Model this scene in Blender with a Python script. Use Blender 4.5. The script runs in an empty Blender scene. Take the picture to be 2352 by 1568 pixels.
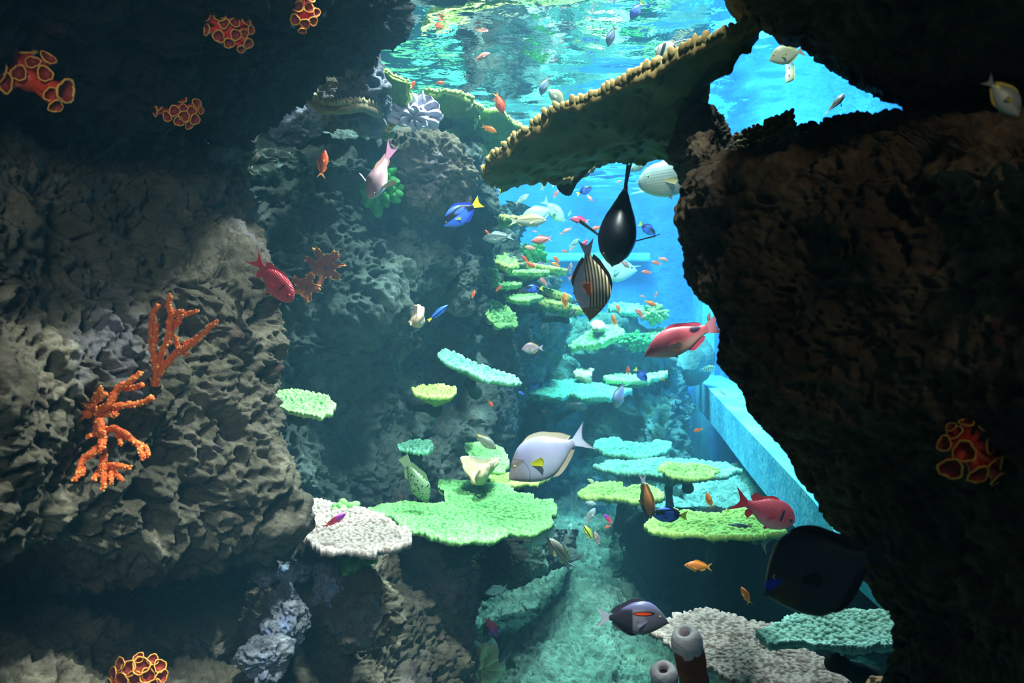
import bpy, math, random
import numpy as np
from mathutils import Vector, Matrix, Quaternion

S = bpy.context.scene
COL = S.collection
# ------------------------------------------------------------------ camera, light, exposure
F = 2287.0
CAMZ = 1.35
PITCH = math.radians(3.0)
cam_d = bpy.data.cameras.new('camera'); cam = bpy.data.objects.new('camera', cam_d); COL.objects.link(cam)
cam.location = (0, 0, CAMZ); cam.rotation_euler = (math.pi/2 - PITCH, 0, 0)
cam_d.sensor_width = 36.0; cam_d.lens = 36.0*F/2352.0; cam_d.clip_start = 0.02
cam_d.dof.use_dof = True; cam_d.dof.focus_distance = 2.8; cam_d.dof.aperture_fstop = 9.0
S.camera = cam
S.view_settings.view_transform = 'Standard'; S.view_settings.look = 'None'
S.view_settings.gamma = 1.0; S.view_settings.exposure = 0.30
try: S.view_settings.use_curve_mapping = False
except Exception: pass
S.cycles.max_bounces = 4; S.cycles.diffuse_bounces = 2; S.cycles.glossy_bounces = 2
S.cycles.use_adaptive_sampling = True; S.cycles.adaptive_threshold = 0.03
S.cycles.transparent_max_bounces = 8; S.cycles.volume_bounces = 0
S.cycles.sample_clamp_indirect = 4.0; S.cycles.caustics_reflective = False; S.cycles.caustics_refractive = False
S.cycles.use_denoising = True

W = bpy.data.worlds.new('hall_light'); S.world = W; W.use_nodes = True
W.node_tree.nodes['Background'].inputs[0].default_value = (0.30, 0.62, 0.75, 1)
W.node_tree.nodes['Background'].inputs[1].default_value = 0.10

def area(name, loc, target, sx, sy, power, col):
    l = bpy.data.lights.new(name, 'AREA'); l.shape = 'RECTANGLE'; l.size = sx; l.size_y = sy
    l.energy = power; l.color = col
    o = bpy.data.objects.new(name, l); COL.objects.link(o); o.location = loc
    d = Vector(target) - Vector(loc); o.rotation_euler = d.to_track_quat('-Z', 'Y').to_euler()
    return o
def spot(name, loc, target, power, col, ang, blend=0.6, r=0.08):
    l = bpy.data.lights.new(name, 'SPOT'); l.energy = power; l.color = col; l.spot_size = math.radians(ang)
    l.spot_blend = blend; l.shadow_soft_size = r
    o = bpy.data.objects.new(name, l); COL.objects.link(o); o.location = loc
    d = Vector(target) - Vector(loc); o.rotation_euler = d.to_track_quat('-Z', 'Y').to_euler()
    return o
area('tank_lamp_far', (0.35, 6.6, 4.2), (0.3, 6.6, 0), 1.5, 2.4, 640, (0.46, 0.97, 0.93))
spot('tank_lamp_middle', (-0.15, 4.0, 4.6), (0.02, 3.9, 0.3), 480, (0.75, 1.0, 0.92), 36, 0.8, 0.12)
spot('tank_lamp_plates', (0.15, 2.75, 4.4), (-0.12, 2.55, 0.7), 150, (0.95, 1.0, 0.92), 34)
spot('tank_lamp_reef', (0.55, 2.6, 3.8), (-0.55, 2.2, 1.2), 450, (0.95, 0.97, 0.95), 60)
spot('tank_lamp_left_wall', (1.0, 2.15, 3.5), (-0.42, 1.98, 1.10), 740, (1.0, 0.97, 0.93), 38, 0.7, 0.1)
spot('tank_lamp_crest', (0.35, 3.2, 4.1), (-0.45, 2.9, 1.75), 800, (0.85, 1.0, 1.0), 50)
spot('tank_lamp_wall', (0.9, 7.0, 3.9), (1.85, 6.4, 1.7), 2100, (0.32, 0.58, 1.0), 80, 0.8)
spot('tank_lamp_back', (0.4, 8.2, 4.2), (0.6, 9.6, 1.4), 640, (0.32, 0.55, 1.0), 90, 0.8)
spot('fill_spot_channel', (0.42, 2.5, 3.9), (0.36, 4.3, 1.15), 620, (0.9, 0.97, 1.0), 46, 0.7)  # added fill for the viewer-facing sides of the channel fish
spot('tank_lamp_front', (0.72, 3.3, 3.9), (0.58, 1.80, 0.6), 320, (0.9, 0.97, 1.0), 22)
spot('fill_spot_window', (0.10, 0.60, 3.5), (-0.42, 2.35, 1.1), 700, (1.0, 0.96, 0.92), 41, 0.5, 0.1)  # added front fill for the left reef and nearby fish
spot('fill_spot_sponge', (0.24, 0.72, 3.4), (0.32, 1.62, 0.85), 110, (1.0, 0.95, 0.95), 15, 0.6)  # small added fill that brightens the tube sponges
spot('fill_spot_right', (0.70, 1.75, 3.2), (0.70, 2.6, 1.95), 70, (1.0, 0.98, 0.9), 44, 0.8)  # added spot so the pale fish at upper right are lit
spot('hall_lamp_warm', (0.95, -0.8, 2.6), (0.80, 1.25, 1.66), 60, (1.0, 0.78, 0.56), 34, 1.0, 0.1)
spot('fill_spot_cool', (-0.2, -0.5, 1.95), (-0.80, 1.9, 1.28), 62, (0.93, 0.96, 0.96), 54, 1.0, 0.25)  # soft fill added from the viewer side for the left wall

# ------------------------------------------------------------------ projection helpers
FW = np.array([0, math.cos(PITCH), -math.sin(PITCH)]); UP = np.array([0, math.sin(PITCH), math.cos(PITCH)])
RT = np.array([1.0, 0, 0]); CP = np.array([0, 0, CAMZ])
def P(px, py, d): return CP + d*(FW + (px-1176.0)/F*RT + (784.0-py)/F*UP)
def onplane(px, py, c, n):
    r = FW + (px-1176.0)/F*RT + (784.0-py)/F*UP
    return CP + r*(np.dot(c-CP, n)/np.dot(r, n))

# ------------------------------------------------------------------ noise
rs = np.random.RandomState(7)
PERM = np.concatenate([rs.permutation(256)]*3)
GR = rs.normal(size=(256, 3)); GR /= np.linalg.norm(GR, axis=1)[:, None]
JIT = rs.rand(256, 3)
def _h(ix, iy, iz): return PERM[(PERM[(PERM[ix & 255] + iy) & 255] + iz) & 255]
def noise(p):
    i = np.floor(p).astype(int); f = p-i; u = f*f*f*(f*(f*6-15)+10)
    out = 0
    for dx in (0, 1):
        for dy in (0, 1):
            for dz in (0, 1):
                g = GR[_h(i[:, 0]+dx, i[:, 1]+dy, i[:, 2]+dz)]
                v = (g*(f-np.array([dx, dy, dz]))).sum(1)
                w = (u[:, 0] if dx else 1-u[:, 0])*(u[:, 1] if dy else 1-u[:, 1])*(u[:, 2] if dz else 1-u[:, 2])
                out = out+v*w
    return out*1.6
def fbm(p, o=4, g=0.5):
    a = 1.0; s = 0
    for k in range(o): s = s+a*noise(p*(2.03**k)+k*17.3); a *= g
    return s
def ridged(p, o=3):
    a = 1.0; s = 0
    for k in range(o): s = s+a*(1-np.abs(noise(p*(2.1**k)+k*9.1))*2); a *= 0.5
    return s
def worley(p):
    i = np.floor(p).astype(int); best = np.full(len(p), 9.0)
    for dx in (-1, 0, 1):
        for dy in (-1, 0, 1):
            for dz in (-1, 0, 1):
                j = i+np.array([dx, dy, dz])
                c = j+JIT[_h(j[:, 0], j[:, 1], j[:, 2])]
                best = np.minimum(best, ((p-c)**2).sum(1))
    return np.sqrt(best)
def sm(x, a, b):
    t = np.clip((x-a)/(b-a), 0, 1); return t*t*(3-2*t)
def rockdisp(p, s=1.0, a=1.0):
    q = p/s
    wv = np.stack([noise(q*7+3), noise(q*7+31), noise(q*7+77)], 1)
    wf = np.stack([noise(q*26+3), noise(q*26+31), noise(q*26+77)], 1)
    q2 = q+0.035*wv+0.016*wf; st = np.array([1, 1, 1.12])
    w1 = worley(q2*st*10); w2 = worley(q2*st*23+5); w3 = worley(q2*st*46+9)
    m = sm(fbm(q*3+50, 2), -0.25, 0.35); m2 = sm(fbm(q*7+90, 2), -0.4, 0.3)
    d = 0.070*fbm(q*2.2, 3)+0.024*fbm(q*st*9, 3)+0.010*ridged(q2*st*14, 2)
    d -= 0.046*sm(w1, 0.42, 0.12)*m
    d -= 0.034*sm(w2, 0.42, 0.14)*(0.25+0.75*m2)
    d -= 0.015*sm(w3, 0.44, 0.16)
    d += 0.0065*fbm(q*48, 2)+0.006*ridged(q*st*30+7, 2)
    return (d-d.mean())*s*a

# ------------------------------------------------------------------ materials
def lin(h):
    h = h.lstrip('#'); c = [int(h[i:i+2], 16)/255 for i in (0, 2, 4)]
    return tuple((x/12.92 if x <= 0.04045 else ((x+0.055)/1.055)**2.4) for x in c)+(1,)
MATS = {}
class NT:
    def __init__(s, name, rough=0.8, spec=0.3):
        s.m = bpy.data.materials.new(name); s.m.use_nodes = True; s.t = s.m.node_tree; s.n = s.t.nodes
        s.b = s.n['Principled BSDF']; s.b.inputs['Roughness'].default_value = rough
        s.b.inputs['Specular IOR Level'].default_value = spec
        s.tc = s.n.new('ShaderNodeTexCoord')
    def new(s, t, **k):
        n = s.n.new(t)
        for a, v in k.items(): setattr(n, a, v)
        return n
    def link(s, a, b): s.t.links.new(a, b)
    def noise(s, scale, detail=4, rough=0.55, vec=None, stretch=None):
        n = s.new('ShaderNodeTexNoise'); n.inputs['Scale'].default_value = scale
        n.inputs['Detail'].default_value = detail; n.inputs['Roughness'].default_value = rough
        v = vec or s.tc.outputs['Object']
        if stretch:
            m = s.new('ShaderNodeMapping'); m.inputs['Scale'].default_value = stretch; s.link(v, m.inputs[0]); v = m.outputs[0]
        s.link(v, n.inputs['Vector']); return n.outputs['Fac']
    def voro(s, scale, feat='F1'):
        n = s.new('ShaderNodeTexVoronoi'); n.feature = feat; n.inputs['Scale'].default_value = scale
        s.link(s.tc.outputs['Object'], n.inputs['Vector']); return n.outputs['Distance']
    def ramp(s, fac, stops):
        r = s.new('ShaderNodeValToRGB'); s.link(fac, r.inputs[0]); e = r.color_ramp.elements
        while len(e) < len(stops): e.new(0.5)
        for i, (p, c) in enumerate(stops): e[i].position = p; e[i].color = lin(c) if isinstance(c, str) else (c, c, c, 1)
        return r.outputs[0]
    def mix(s, f, a, b):
        m = s.new('ShaderNodeMix', data_type='RGBA')
        for sock, v in ((m.inputs[0], f), (m.inputs[6], a), (m.inputs[7], b)):
            if isinstance(v, str): sock.default_value = lin(v)
            elif isinstance(v, (int, float)): sock.default_value = v
            else: s.link(v, sock)
        return m.outputs[2]
    def math(s, op, a, b=None, clamp=False):
        m = s.new('ShaderNodeMath', operation=op); m.use_clamp = clamp
        for k, v in enumerate((a, b)):
            if v is None: continue
            if isinstance(v, (int, float)): m.inputs[k].default_value = v
            else: s.link(v, m.inputs[k])
        return m.outputs[0]
    def xyz(s):
        x = s.new('ShaderNodeSeparateXYZ'); s.link(s.tc.outputs['Object'], x.inputs[0]); return x.outputs
    def attr(s, name):
        a = s.new('ShaderNodeAttribute'); a.attribute_name = name; return a.outputs['Fac']
    def bump(s, h, dist, strength=1.0):
        b = s.new('ShaderNodeBump'); b.inputs['Distance'].default_value = dist; b.inputs['Strength'].default_value = strength
        s.link(h, b.inputs['Height']); s.link(b.outputs[0], s.b.inputs['Normal'])
    def col(s, c):
        if isinstance(c, str): s.b.inputs['Base Color'].default_value = lin(c)
        else: s.link(c, s.b.inputs['Base Color'])

def rock_mat(name, cols, patch=None, sc=1.0, bd=0.006, lo=0.35):
    t = NT(name, 0.9, 0.2)
    a = t.noise(5/sc, 6, 0.6); b = t.noise(26/sc, 5, 0.7)
    c = t.ramp(a, [(lo, cols[0]), (0.5, cols[1]), (0.66, cols[2])])
    c = t.mix(t.ramp(b, [(0.40, 0.0), (0.62, 0.75)]), c, cols[3])
    if patch:
        c = t.mix(t.ramp(t.noise(2.6/sc, 5, 0.65), [(0.56, 0.0), (0.66, 0.8)]), c, patch)
    c = t.mix(t.ramp(t.noise(9.0/sc, 3, 0.6), [(0.66, 0.0), (0.72, 0.6)]), c, '5b2f35')
    t.col(c)
    h = t.math('ADD', t.noise(42/sc, 10, 0.72), t.math('MULTIPLY', t.ramp(t.voro(60/sc), [(0.10, 0.0), (0.45, 1.0)]), 0.35))
    t.bump(h, bd*2.6*sc, 1.0); return t.m
M = {}
M['rock'] = rock_mat('grey_reef_rock', ['5a5244', '7a6e5e', '928670', '52483c'], '8e8594')
M['rock_mid'] = rock_mat('green_grey_reef_rock', ['46524e', '62706a', '7f8f86', '46504c'], '7a8f86', 1.2)
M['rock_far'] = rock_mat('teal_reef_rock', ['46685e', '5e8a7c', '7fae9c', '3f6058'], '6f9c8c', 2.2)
M['rock_shade'] = rock_mat('shade_tinted_rock', ['171a1c', '1e2224', '282c2d', '131618'], None)  # shade is put into this near-black copy of the rock colour
M['rock_brown'] = rock_mat('brown_reef_rock', ['46392c', '62503c', '7e6a52', '342a20'], None, 0.8, 0.004)
M['rock_pale'] = rock_mat('pale_encrusted_rock', ['6a6a74', '8c8a94', 'b4b0b4', '545868'], '8c9ac8', 0.5)
M['rock_stem'] = rock_mat('dark_coral_stem', ['26342e', '34463c', '3e5246', '20302a'], None)
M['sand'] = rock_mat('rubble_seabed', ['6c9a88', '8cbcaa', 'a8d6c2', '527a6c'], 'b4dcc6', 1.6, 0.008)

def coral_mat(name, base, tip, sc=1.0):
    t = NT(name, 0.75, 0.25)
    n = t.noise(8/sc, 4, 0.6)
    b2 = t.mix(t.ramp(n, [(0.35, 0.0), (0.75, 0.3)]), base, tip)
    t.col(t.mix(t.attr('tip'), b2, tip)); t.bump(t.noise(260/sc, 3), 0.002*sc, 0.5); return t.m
def plain(name, c, c2=None, sc=20, rough=0.6, bump=0.0, spec=0.3):
    t = NT(name, rough, spec)
    t.col(t.mix(t.noise(sc, 4), c, c2) if c2 else c)
    if bump: t.bump(t.noise(sc*4, 4), bump)
    return t.m

# ------------------------------------------------------------------ mesh helpers
def tag(o, label=None, cat=None, group=None, kind=None):
    if label: o['label'] = label
    if cat: o['category'] = cat
    if group: o['group'] = group
    if kind: o['kind'] = kind
    return o
def empty(name, loc, label=None, cat=None, group=None):
    o = bpy.data.objects.new(name, None); COL.objects.link(o); o.location = tuple(loc); o.empty_display_size = 0.02
    return tag(o, label, cat, group)
def mesh(name, V, Fa, mats, smooth=True, attr=None, midx=None):
    me = bpy.data.meshes.new(name); V = np.asarray(V, dtype=np.float64)
    if isinstance(Fa, np.ndarray) and Fa.ndim == 2:
        k = Fa.shape[1]; nf = len(Fa)
        me.vertices.add(len(V)); me.vertices.foreach_set('co', V.astype(np.float32).ravel())
        me.loops.add(nf*k); me.loops.foreach_set('vertex_index', Fa.astype(np.int32).ravel())
        me.polygons.add(nf); me.polygons.foreach_set('loop_start', np.arange(0, nf*k, k, dtype=np.int32))
        me.polygons.foreach_set('loop_total', np.full(nf, k, dtype=np.int32))
        me.update(calc_edges=True); me.validate()
    else:
        me.from_pydata([tuple(v) for v in V], [], [tuple(int(q) for q in f) for f in Fa]); me.update()
    me.polygons.foreach_set('use_smooth', np.full(len(me.polygons), smooth, dtype=bool))
    for m in (mats if isinstance(mats, (list, tuple)) else [mats]): me.materials.append(m)
    if attr is not None:
        a = me.attributes.new('tip', 'FLOAT', 'POINT'); a.data.foreach_set('value', np.asarray(attr, dtype=np.float32))
    if midx is not None: me.polygons.foreach_set('material_index', np.asarray(midx, dtype=np.int32))
    return me
def mk(name, V, Fa, mats, parent=None, smooth=True, attr=None, midx=None):
    """world-space vertices -> an object whose origin is at its own centre"""
    V = np.asarray(V, float); c = V.mean(0)
    o = bpy.data.objects.new(name, mesh(name, V-c, Fa, mats, smooth, attr, midx)); COL.objects.link(o)
    if parent is not None:
        o.parent = parent; o.location = Vector(c)-parent.location
    else: o.location = Vector(c)
    return o
def quads(nu, nv, wrap_v=False, off=0, flip=False):
    i = np.arange(nu-1)[:, None]; j = np.arange(nv if wrap_v else nv-1)[None, :]
    j2 = (j+1) % nv
    a = i*nv+j; b = i*nv+j2; c = (i+1)*nv+j2; d = (i+1)*nv+j
    q = np.stack([a, b, c, d], -1).reshape(-1, 4)+off
    return q[:, ::-1].copy() if flip else q
class MB:
    """collects several primitive shapes for one part"""
    def __init__(s): s.V = []; s.F = []; s.n = 0; s.A = []; s.I = []
    def add(s, V, Fq, a=None, idx=0):
        V = np.asarray(V, float); s.V.append(V); s.F += [tuple(int(k)+s.n for k in f) for f in Fq]
        s.A.append(np.zeros(len(V)) if a is None else np.broadcast_to(a, (len(V),)).astype(float)); s.n += len(V)
        s.I += [idx]*len(Fq)
    def tube(s, pts, rad, seg=10, bump=0.0, cap=True, a=None, idx=0, freq=60):
        pts = np.asarray(pts, float); n = len(pts); rad = np.broadcast_to(rad, (n,))
        T = np.gradient(pts, axis=0); T /= np.linalg.norm(T, axis=1)[:, None]+1e-9
        ref = np.array([0.31, 0.9, 0.22]); U = np.cross(T, ref); U /= np.linalg.norm(U, axis=1)[:, None]+1e-9
        Wv = np.cross(T, U); th = np.linspace(0, 2*math.pi, seg, endpoint=False)
        ring = U[:, None]*np.cos(th)[None, :, None]+Wv[:, None]*np.sin(th)[None, :, None]
        V = (pts[:, None]+ring*rad[:, None, None]).reshape(-1, 3)
        if bump: V = V+ring.reshape(-1, 3)*(bump*noise(V*freq))[:, None]
        Fq = [tuple(f) for f in quads(n, seg, True)]
        V = np.vstack([V, pts[0]-T[0]*rad[0]*0.4, pts[-1]+T[-1]*rad[-1]*0.6])
        if cap:
            for j in range(seg):
                Fq.append((n*seg, (j+1) % seg, j)); Fq.append((n*seg+1, (n-1)*seg+j, (n-1)*seg+(j+1) % seg))
        s.add(V, Fq, None if a is None else np.concatenate([np.repeat(np.linspace(a[0], a[1], n), seg), [a[0], a[1]]]), idx)
    def ball(s, c, r, nu=8, nv=12, bump=0, freq=30, a=None, idx=0, ax=None):
        r = np.broadcast_to(r, (3,)); u = np.linspace(0, math.pi, nu); v = np.linspace(0, 2*math.pi, nv, endpoint=False)
        D = np.stack([np.outer(np.sin(u), np.cos(v)), np.outer(np.sin(u), np.sin(v)), np.outer(np.cos(u), np.ones(nv))], -1).reshape(-1, 3)
        L = D*r
        if ax is not None: L = L@np.array(Vector(ax).to_track_quat('Z', 'Y').to_matrix()).T
        V = L+np.asarray(c)
        if bump: V = V+(V-np.asarray(c))/np.mean(r)*(bump*noise(V*freq))[:, None]
        s.add(V, [tuple(f) for f in quads(nu, nv, True)], a, idx)
    def build(s, name, mats, parent=None, smooth=True):
        return mk(name, np.vstack(s.V), s.F, mats, parent, smooth, np.concatenate(s.A), s.I)

def crm(nc, no):
    A = np.zeros((no, nc))
    for r, t in enumerate(np.linspace(0, nc-1, no)):
        i = min(int(t), nc-2); f = t-i
        w = [(-f+2*f*f-f**3)/2, (2-5*f*f+3*f**3)/2, (f+4*f*f-3*f**3)/2, (-f*f+f**3)/2]
        for k in range(4): A[r, min(max(i-1+k, 0), nc-1)] += w[k]
    return A
def net(rows, nu, nv):
    C = np.array([[P(*q) for q in r] for r in rows])
    return np.einsum('ui,ijk,vj->uvk', crm(C.shape[0], nu), C, crm(C.shape[1], nv))
def normals(G):
    n = np.cross(np.gradient(G, axis=0), np.gradient(G, axis=1)); return n/(np.linalg.norm(n, axis=-1, keepdims=True)+1e-9)
def rocknet(name, rows, nu, nv, mat, s=1.0, a=1.0, parent=None, seed=0.0):
    G = net(rows, nu, nv); N = normals(G)
    mid = N[nu//3:2*nu//3, nv//3:2*nv//3].reshape(-1, 3).mean(0); cm = G[nu//2, nv//2]
    sg = -1 if np.dot(mid, CP-cm) < 0 else 1
    N = N*sg; V = G.reshape(-1, 3)
    V = V+N.reshape(-1, 3)*(rockdisp(V+seed, s, a)-0.012*s*a)[:, None]
    return mk(name, V, quads(nu, nv, flip=sg < 0), mat, parent)

# ------------------------------------------------------------------ the setting
SURF = CAMZ+0.74
def rect_grid(x0, x1, y0, y1, nx, ny, fz):
    X, Y = np.meshgrid(np.linspace(x0, x1, nx), np.linspace(y0, y1, ny), indexing='ij')
    return np.stack([X, Y, fz(X, Y)], -1).reshape(-1, 3), quads(nx, ny)
# water body: a closed box with a rippled top; the top mirrors from below, as water does
bx0, bx1, by0, by1 = -3.2, 3.2, 0.3, 10.4
nx, ny = 220, 330
def ripple(X, Y):
    p = np.stack([X.ravel()*2.2, Y.ravel()*1.4, np.zeros(X.size)], 1)
    edge = np.minimum(np.minimum(X-bx0, bx1-X), np.minimum(Y-by0, by1-Y)).ravel()
    return (SURF+(0.010*fbm(p, 2)+0.0035*fbm(p*4+5, 2))*np.clip(edge*5, 0, 1)).reshape(X.shape)
Vt, Ft = rect_grid(bx0, bx1, by0, by1, nx, ny, ripple)
nb = len(Vt)
Vb = np.array([[bx0, by0, -0.6], [bx1, by0, -0.6], [bx1, by1, -0.6], [bx0, by1, -0.6]])
rim = [[i*ny for i in range(nx)], [(nx-1)*ny+j for j in range(ny)], [i*ny+ny-1 for i in range(nx-1, -1, -1)], [j for j in range(ny-1, -1, -1)]]
Fw = [tuple(int(k) for k in f) for f in Ft]
Fw += [tuple([nb, nb+1]+rim[0][::-1]), tuple([nb+1, nb+2]+rim[1][::-1]), tuple([nb+2, nb+3]+rim[2][::-1]), tuple([nb+3, nb]+rim[3][::-1]), (nb+3, nb+2, nb+1, nb)]
t = NT('tank_water', 0.02)
t.n.remove(t.b)
out = t.n['Material Output']
gl = t.new('ShaderNodeBsdfGlossy'); gl.inputs['Roughness'].default_value = 0.02; gl.inputs['Color'].default_value = (0.93, 1.0, 0.98, 1)
tr = t.new('ShaderNodeBsdfTransparent'); tr.inputs['Color'].default_value = (0.95, 1, 1, 1)
mx = t.new('ShaderNodeMixShader'); g = t.new('ShaderNodeNewGeometry')
sx = t.new('ShaderNodeSeparateXYZ'); t.link(g.outputs['Position'], sx.inputs[0])
top = t.math('GREATER_THAN', sx.outputs[2], SURF-0.06)
dt = t.new('ShaderNodeVectorMath', operation='DOT_PRODUCT'); t.link(g.outputs['Normal'], dt.inputs[0]); t.link(g.outputs['Incoming'], dt.inputs[1])
mr = t.new('ShaderNodeMapRange'); mr.inputs['From Min'].default_value = 0.55; mr.inputs['From Max'].default_value = 0.70
mr.inputs['To Min'].default_value = 0.97; mr.inputs['To Max'].default_value = 0.04; t.link(t.math('ABSOLUTE', dt.outputs['Value']), mr.inputs['Value'])
t.link(t.math('MULTIPLY', top, mr.outputs[0]), mx.inputs[0]); t.link(tr.outputs[0], mx.inputs[1]); t.link(gl.outputs[0], mx.inputs[2])
bp = t.new('ShaderNodeBump'); bp.inputs['Distance'].default_value = 0.01; bp.inputs['Strength'].default_value = 0.35
mp = t.new('ShaderNodeMapping'); mp.inputs['Scale'].default_value = (1, 0.6, 1); t.link(g.outputs['Position'], mp.inputs[0])
t.link(t.noise(9, 4, 0.5, mp.outputs[0]), bp.inputs['Height']); t.link(bp.outputs[0], gl.inputs['Normal'])
t.link(mx.outputs[0], out.inputs['Surface'])
vs = t.new('ShaderNodeVolumeScatter'); vs.inputs['Color'].default_value = (0.25, 0.68, 1.0, 1); vs.inputs['Density'].default_value = 0.031
vs.inputs['Anisotropy'].default_value = 0.0
va = t.new('ShaderNodeVolumeAbsorption'); va.inputs['Color'].default_value = (0.15, 0.86, 0.95, 1); va.inputs['Density'].default_value = 0.055
ad = t.new('ShaderNodeAddShader'); t.link(vs.outputs[0], ad.inputs[0]); t.link(va.outputs[0], ad.inputs[1]); t.link(ad.outputs[0], out.inputs['Volume'])
mw = bpy.data.meshes.new('tank_water'); mw.from_pydata([tuple(v) for v in np.vstack([Vt, Vb])], [], Fw); mw.update()
mw.polygons.foreach_set('use_smooth', np.arange(len(mw.polygons)) < len(Ft)); mw.materials.append(t.m)
wo = bpy.data.objects.new('water_surface', mw); COL.objects.link(wo); wo['kind'] = 'structure'

wallm = NT('blue_painted_wall', 0.75, 0.2)
wallm.col(wallm.mix(wallm.ramp(wallm.noise(2.2, 6, 0.65, stretch=(1, 1, 0.6)), [(0.35, 0.0), (0.68, 1.0)]), '2a74dc', '4c9cf0'))
wallm.bump(wallm.noise(9, 6, 0.6), 0.05, 0.8)
ledm = NT('blue_painted_ledge', 0.7, 0.2)
ledm.col(ledm.mix(ledm.ramp(ledm.noise(4, 5, 0.6), [(0.35, 0.0), (0.7, 1.0)]), '4fb4d8', '7fd6ee'))
ledm.bump(ledm.noise(20, 6, 0.6), 0.02, 0.6)
def slab(name, c0, c1, mat, bev=0.0):
    x0, y0, z0 = c0; x1, y1, z1 = c1
    V = [(x, y, z) for x in (x0, x1) for y in (y0, y1) for z in (z0, z1)]
    Fq = [(0, 1, 3, 2), (4, 6, 7, 5), (0, 4, 5, 1), (2, 3, 7, 6), (0, 2, 6, 4), (1, 5, 7, 3)]
    o = mk(name, V, Fq, mat, None, False); o['kind'] = 'structure'
    if bev: b = o.modifiers.new('bevel', 'BEVEL'); b.width = bev; b.segments = 2
    return o
slab('wall_back', (-3.1, 9.6, -0.5), (2.1, 9.8, 3.0), wallm.m)
slab('wall_right', (1.86, -0.3, -0.5), (2.06, 9.6, 3.0), wallm.m)
slab('floor', (-3.1, 0.35, -0.5), (2.0, 9.8, -0.3), M['sand'])
slab('trim_1', (1.74, 9.1, -0.3), (1.86, 9.6, 2.6), ledm.m, 0.01)       # corner pilaster
slab('trim_2', (-0.2, 9.35, CAMZ+0.26), (1.3, 9.6, CAMZ+0.34), ledm.m, 0.02)   # shelf on the back wall
# sloping ledge on the right
led = [(1600, 862, 1600, 935), (1640, 905, 1648, 985), (1720, 990, 1735, 1095), (1800, 1075, 1815, 1190), (1880, 1165, 1900, 1275), (1960, 1290, 1990, 1355), (2100, 1440, 2110, 1470)]
hL = 0.77; ln = []
for (a, b, c, d) in led:
    q = onplane(a, b, np.array([0, 0, CAMZ-hL]), np.array([0, 0, 1.0])); dd = np.dot(q-CP, FW)
    z2 = CAMZ-0.77-0.0; q2 = P(c, d, dd)
    ln.append([[1.9, q[1], CAMZ-hL], list(q), [q2[0]*0.5+q[0]*0.5, q[1], q2[2]], [1.9, q[1], q2[2]-0.05]])
L = np.array(ln); L = np.einsum('ui,ijk->ujk', crm(len(ln), 60), L)
n4 = L.shape[1]; Vl = L.reshape(-1, 3)
o = mk('trim_3', Vl, [tuple(f) for f in quads(60, n4, True)]+[tuple(range(n4)), tuple(range((60-1)*n4, 60*n4))[::-1]], ledm.m, None, False); o['kind'] = 'structure'

# ---- rock masses -------------------------------------------------------------------
RPX = []
def mass(name, rows, nu, nv, mat, label, s=1.0, a=1.0, seed=0.0):
    o = rocknet(name, rows, nu, nv, M[mat], s, a, None, seed); note_rock(o)
    return tag(o, label, 'rock') if label else tag(o, kind='structure')
def note_rock(o):
    V = np.zeros(len(o.data.vertices)*3, dtype=np.float32); o.data.vertices.foreach_get('co', V); V = V.reshape(-1, 3)+np.array(o.location)-CP
    d = V@FW; RPX.append(np.stack([1176+F*(V@RT)/d, 784-F*(V@UP)/d, d], 1)[d > 0.3])
_rp = [None, 0]
def rd(px, py, default, r=9):
    """distance of the rock face seen at a picture point (so that corals sit on it)"""
    if _rp[1] != len(RPX): _rp[0] = np.vstack(RPX); _rp[1] = len(RPX)
    A = _rp[0]; k = A[(np.abs(A[:, 0]-px) < r) & (np.abs(A[:, 1]-py) < r)]
    if len(k) == 0: return default
    m = k[:, 2].min()
    if r > 20: return float(np.percentile(k[:, 2], 4))
    return float(np.median(k[k[:, 2] < m+0.12, 2]))
def R(y, xs, ds): return [(x, y if not isinstance(y, (list, tuple)) else y[i], d) for i, (x, d) in enumerate(zip(xs, ds))]
XA = [-260, 0, 150, 290, 410, 505, 572, 602, 590]
DA = [1.15, 1.42, 1.56, 1.70, 1.84, 1.97, 2.10, 2.45, 3.0]
def shift(xs, k, e): return [x+(e if i >= len(xs)-k else e*0.5 if i == len(xs)-k-1 else 0) for i, x in enumerate(xs)]
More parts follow.
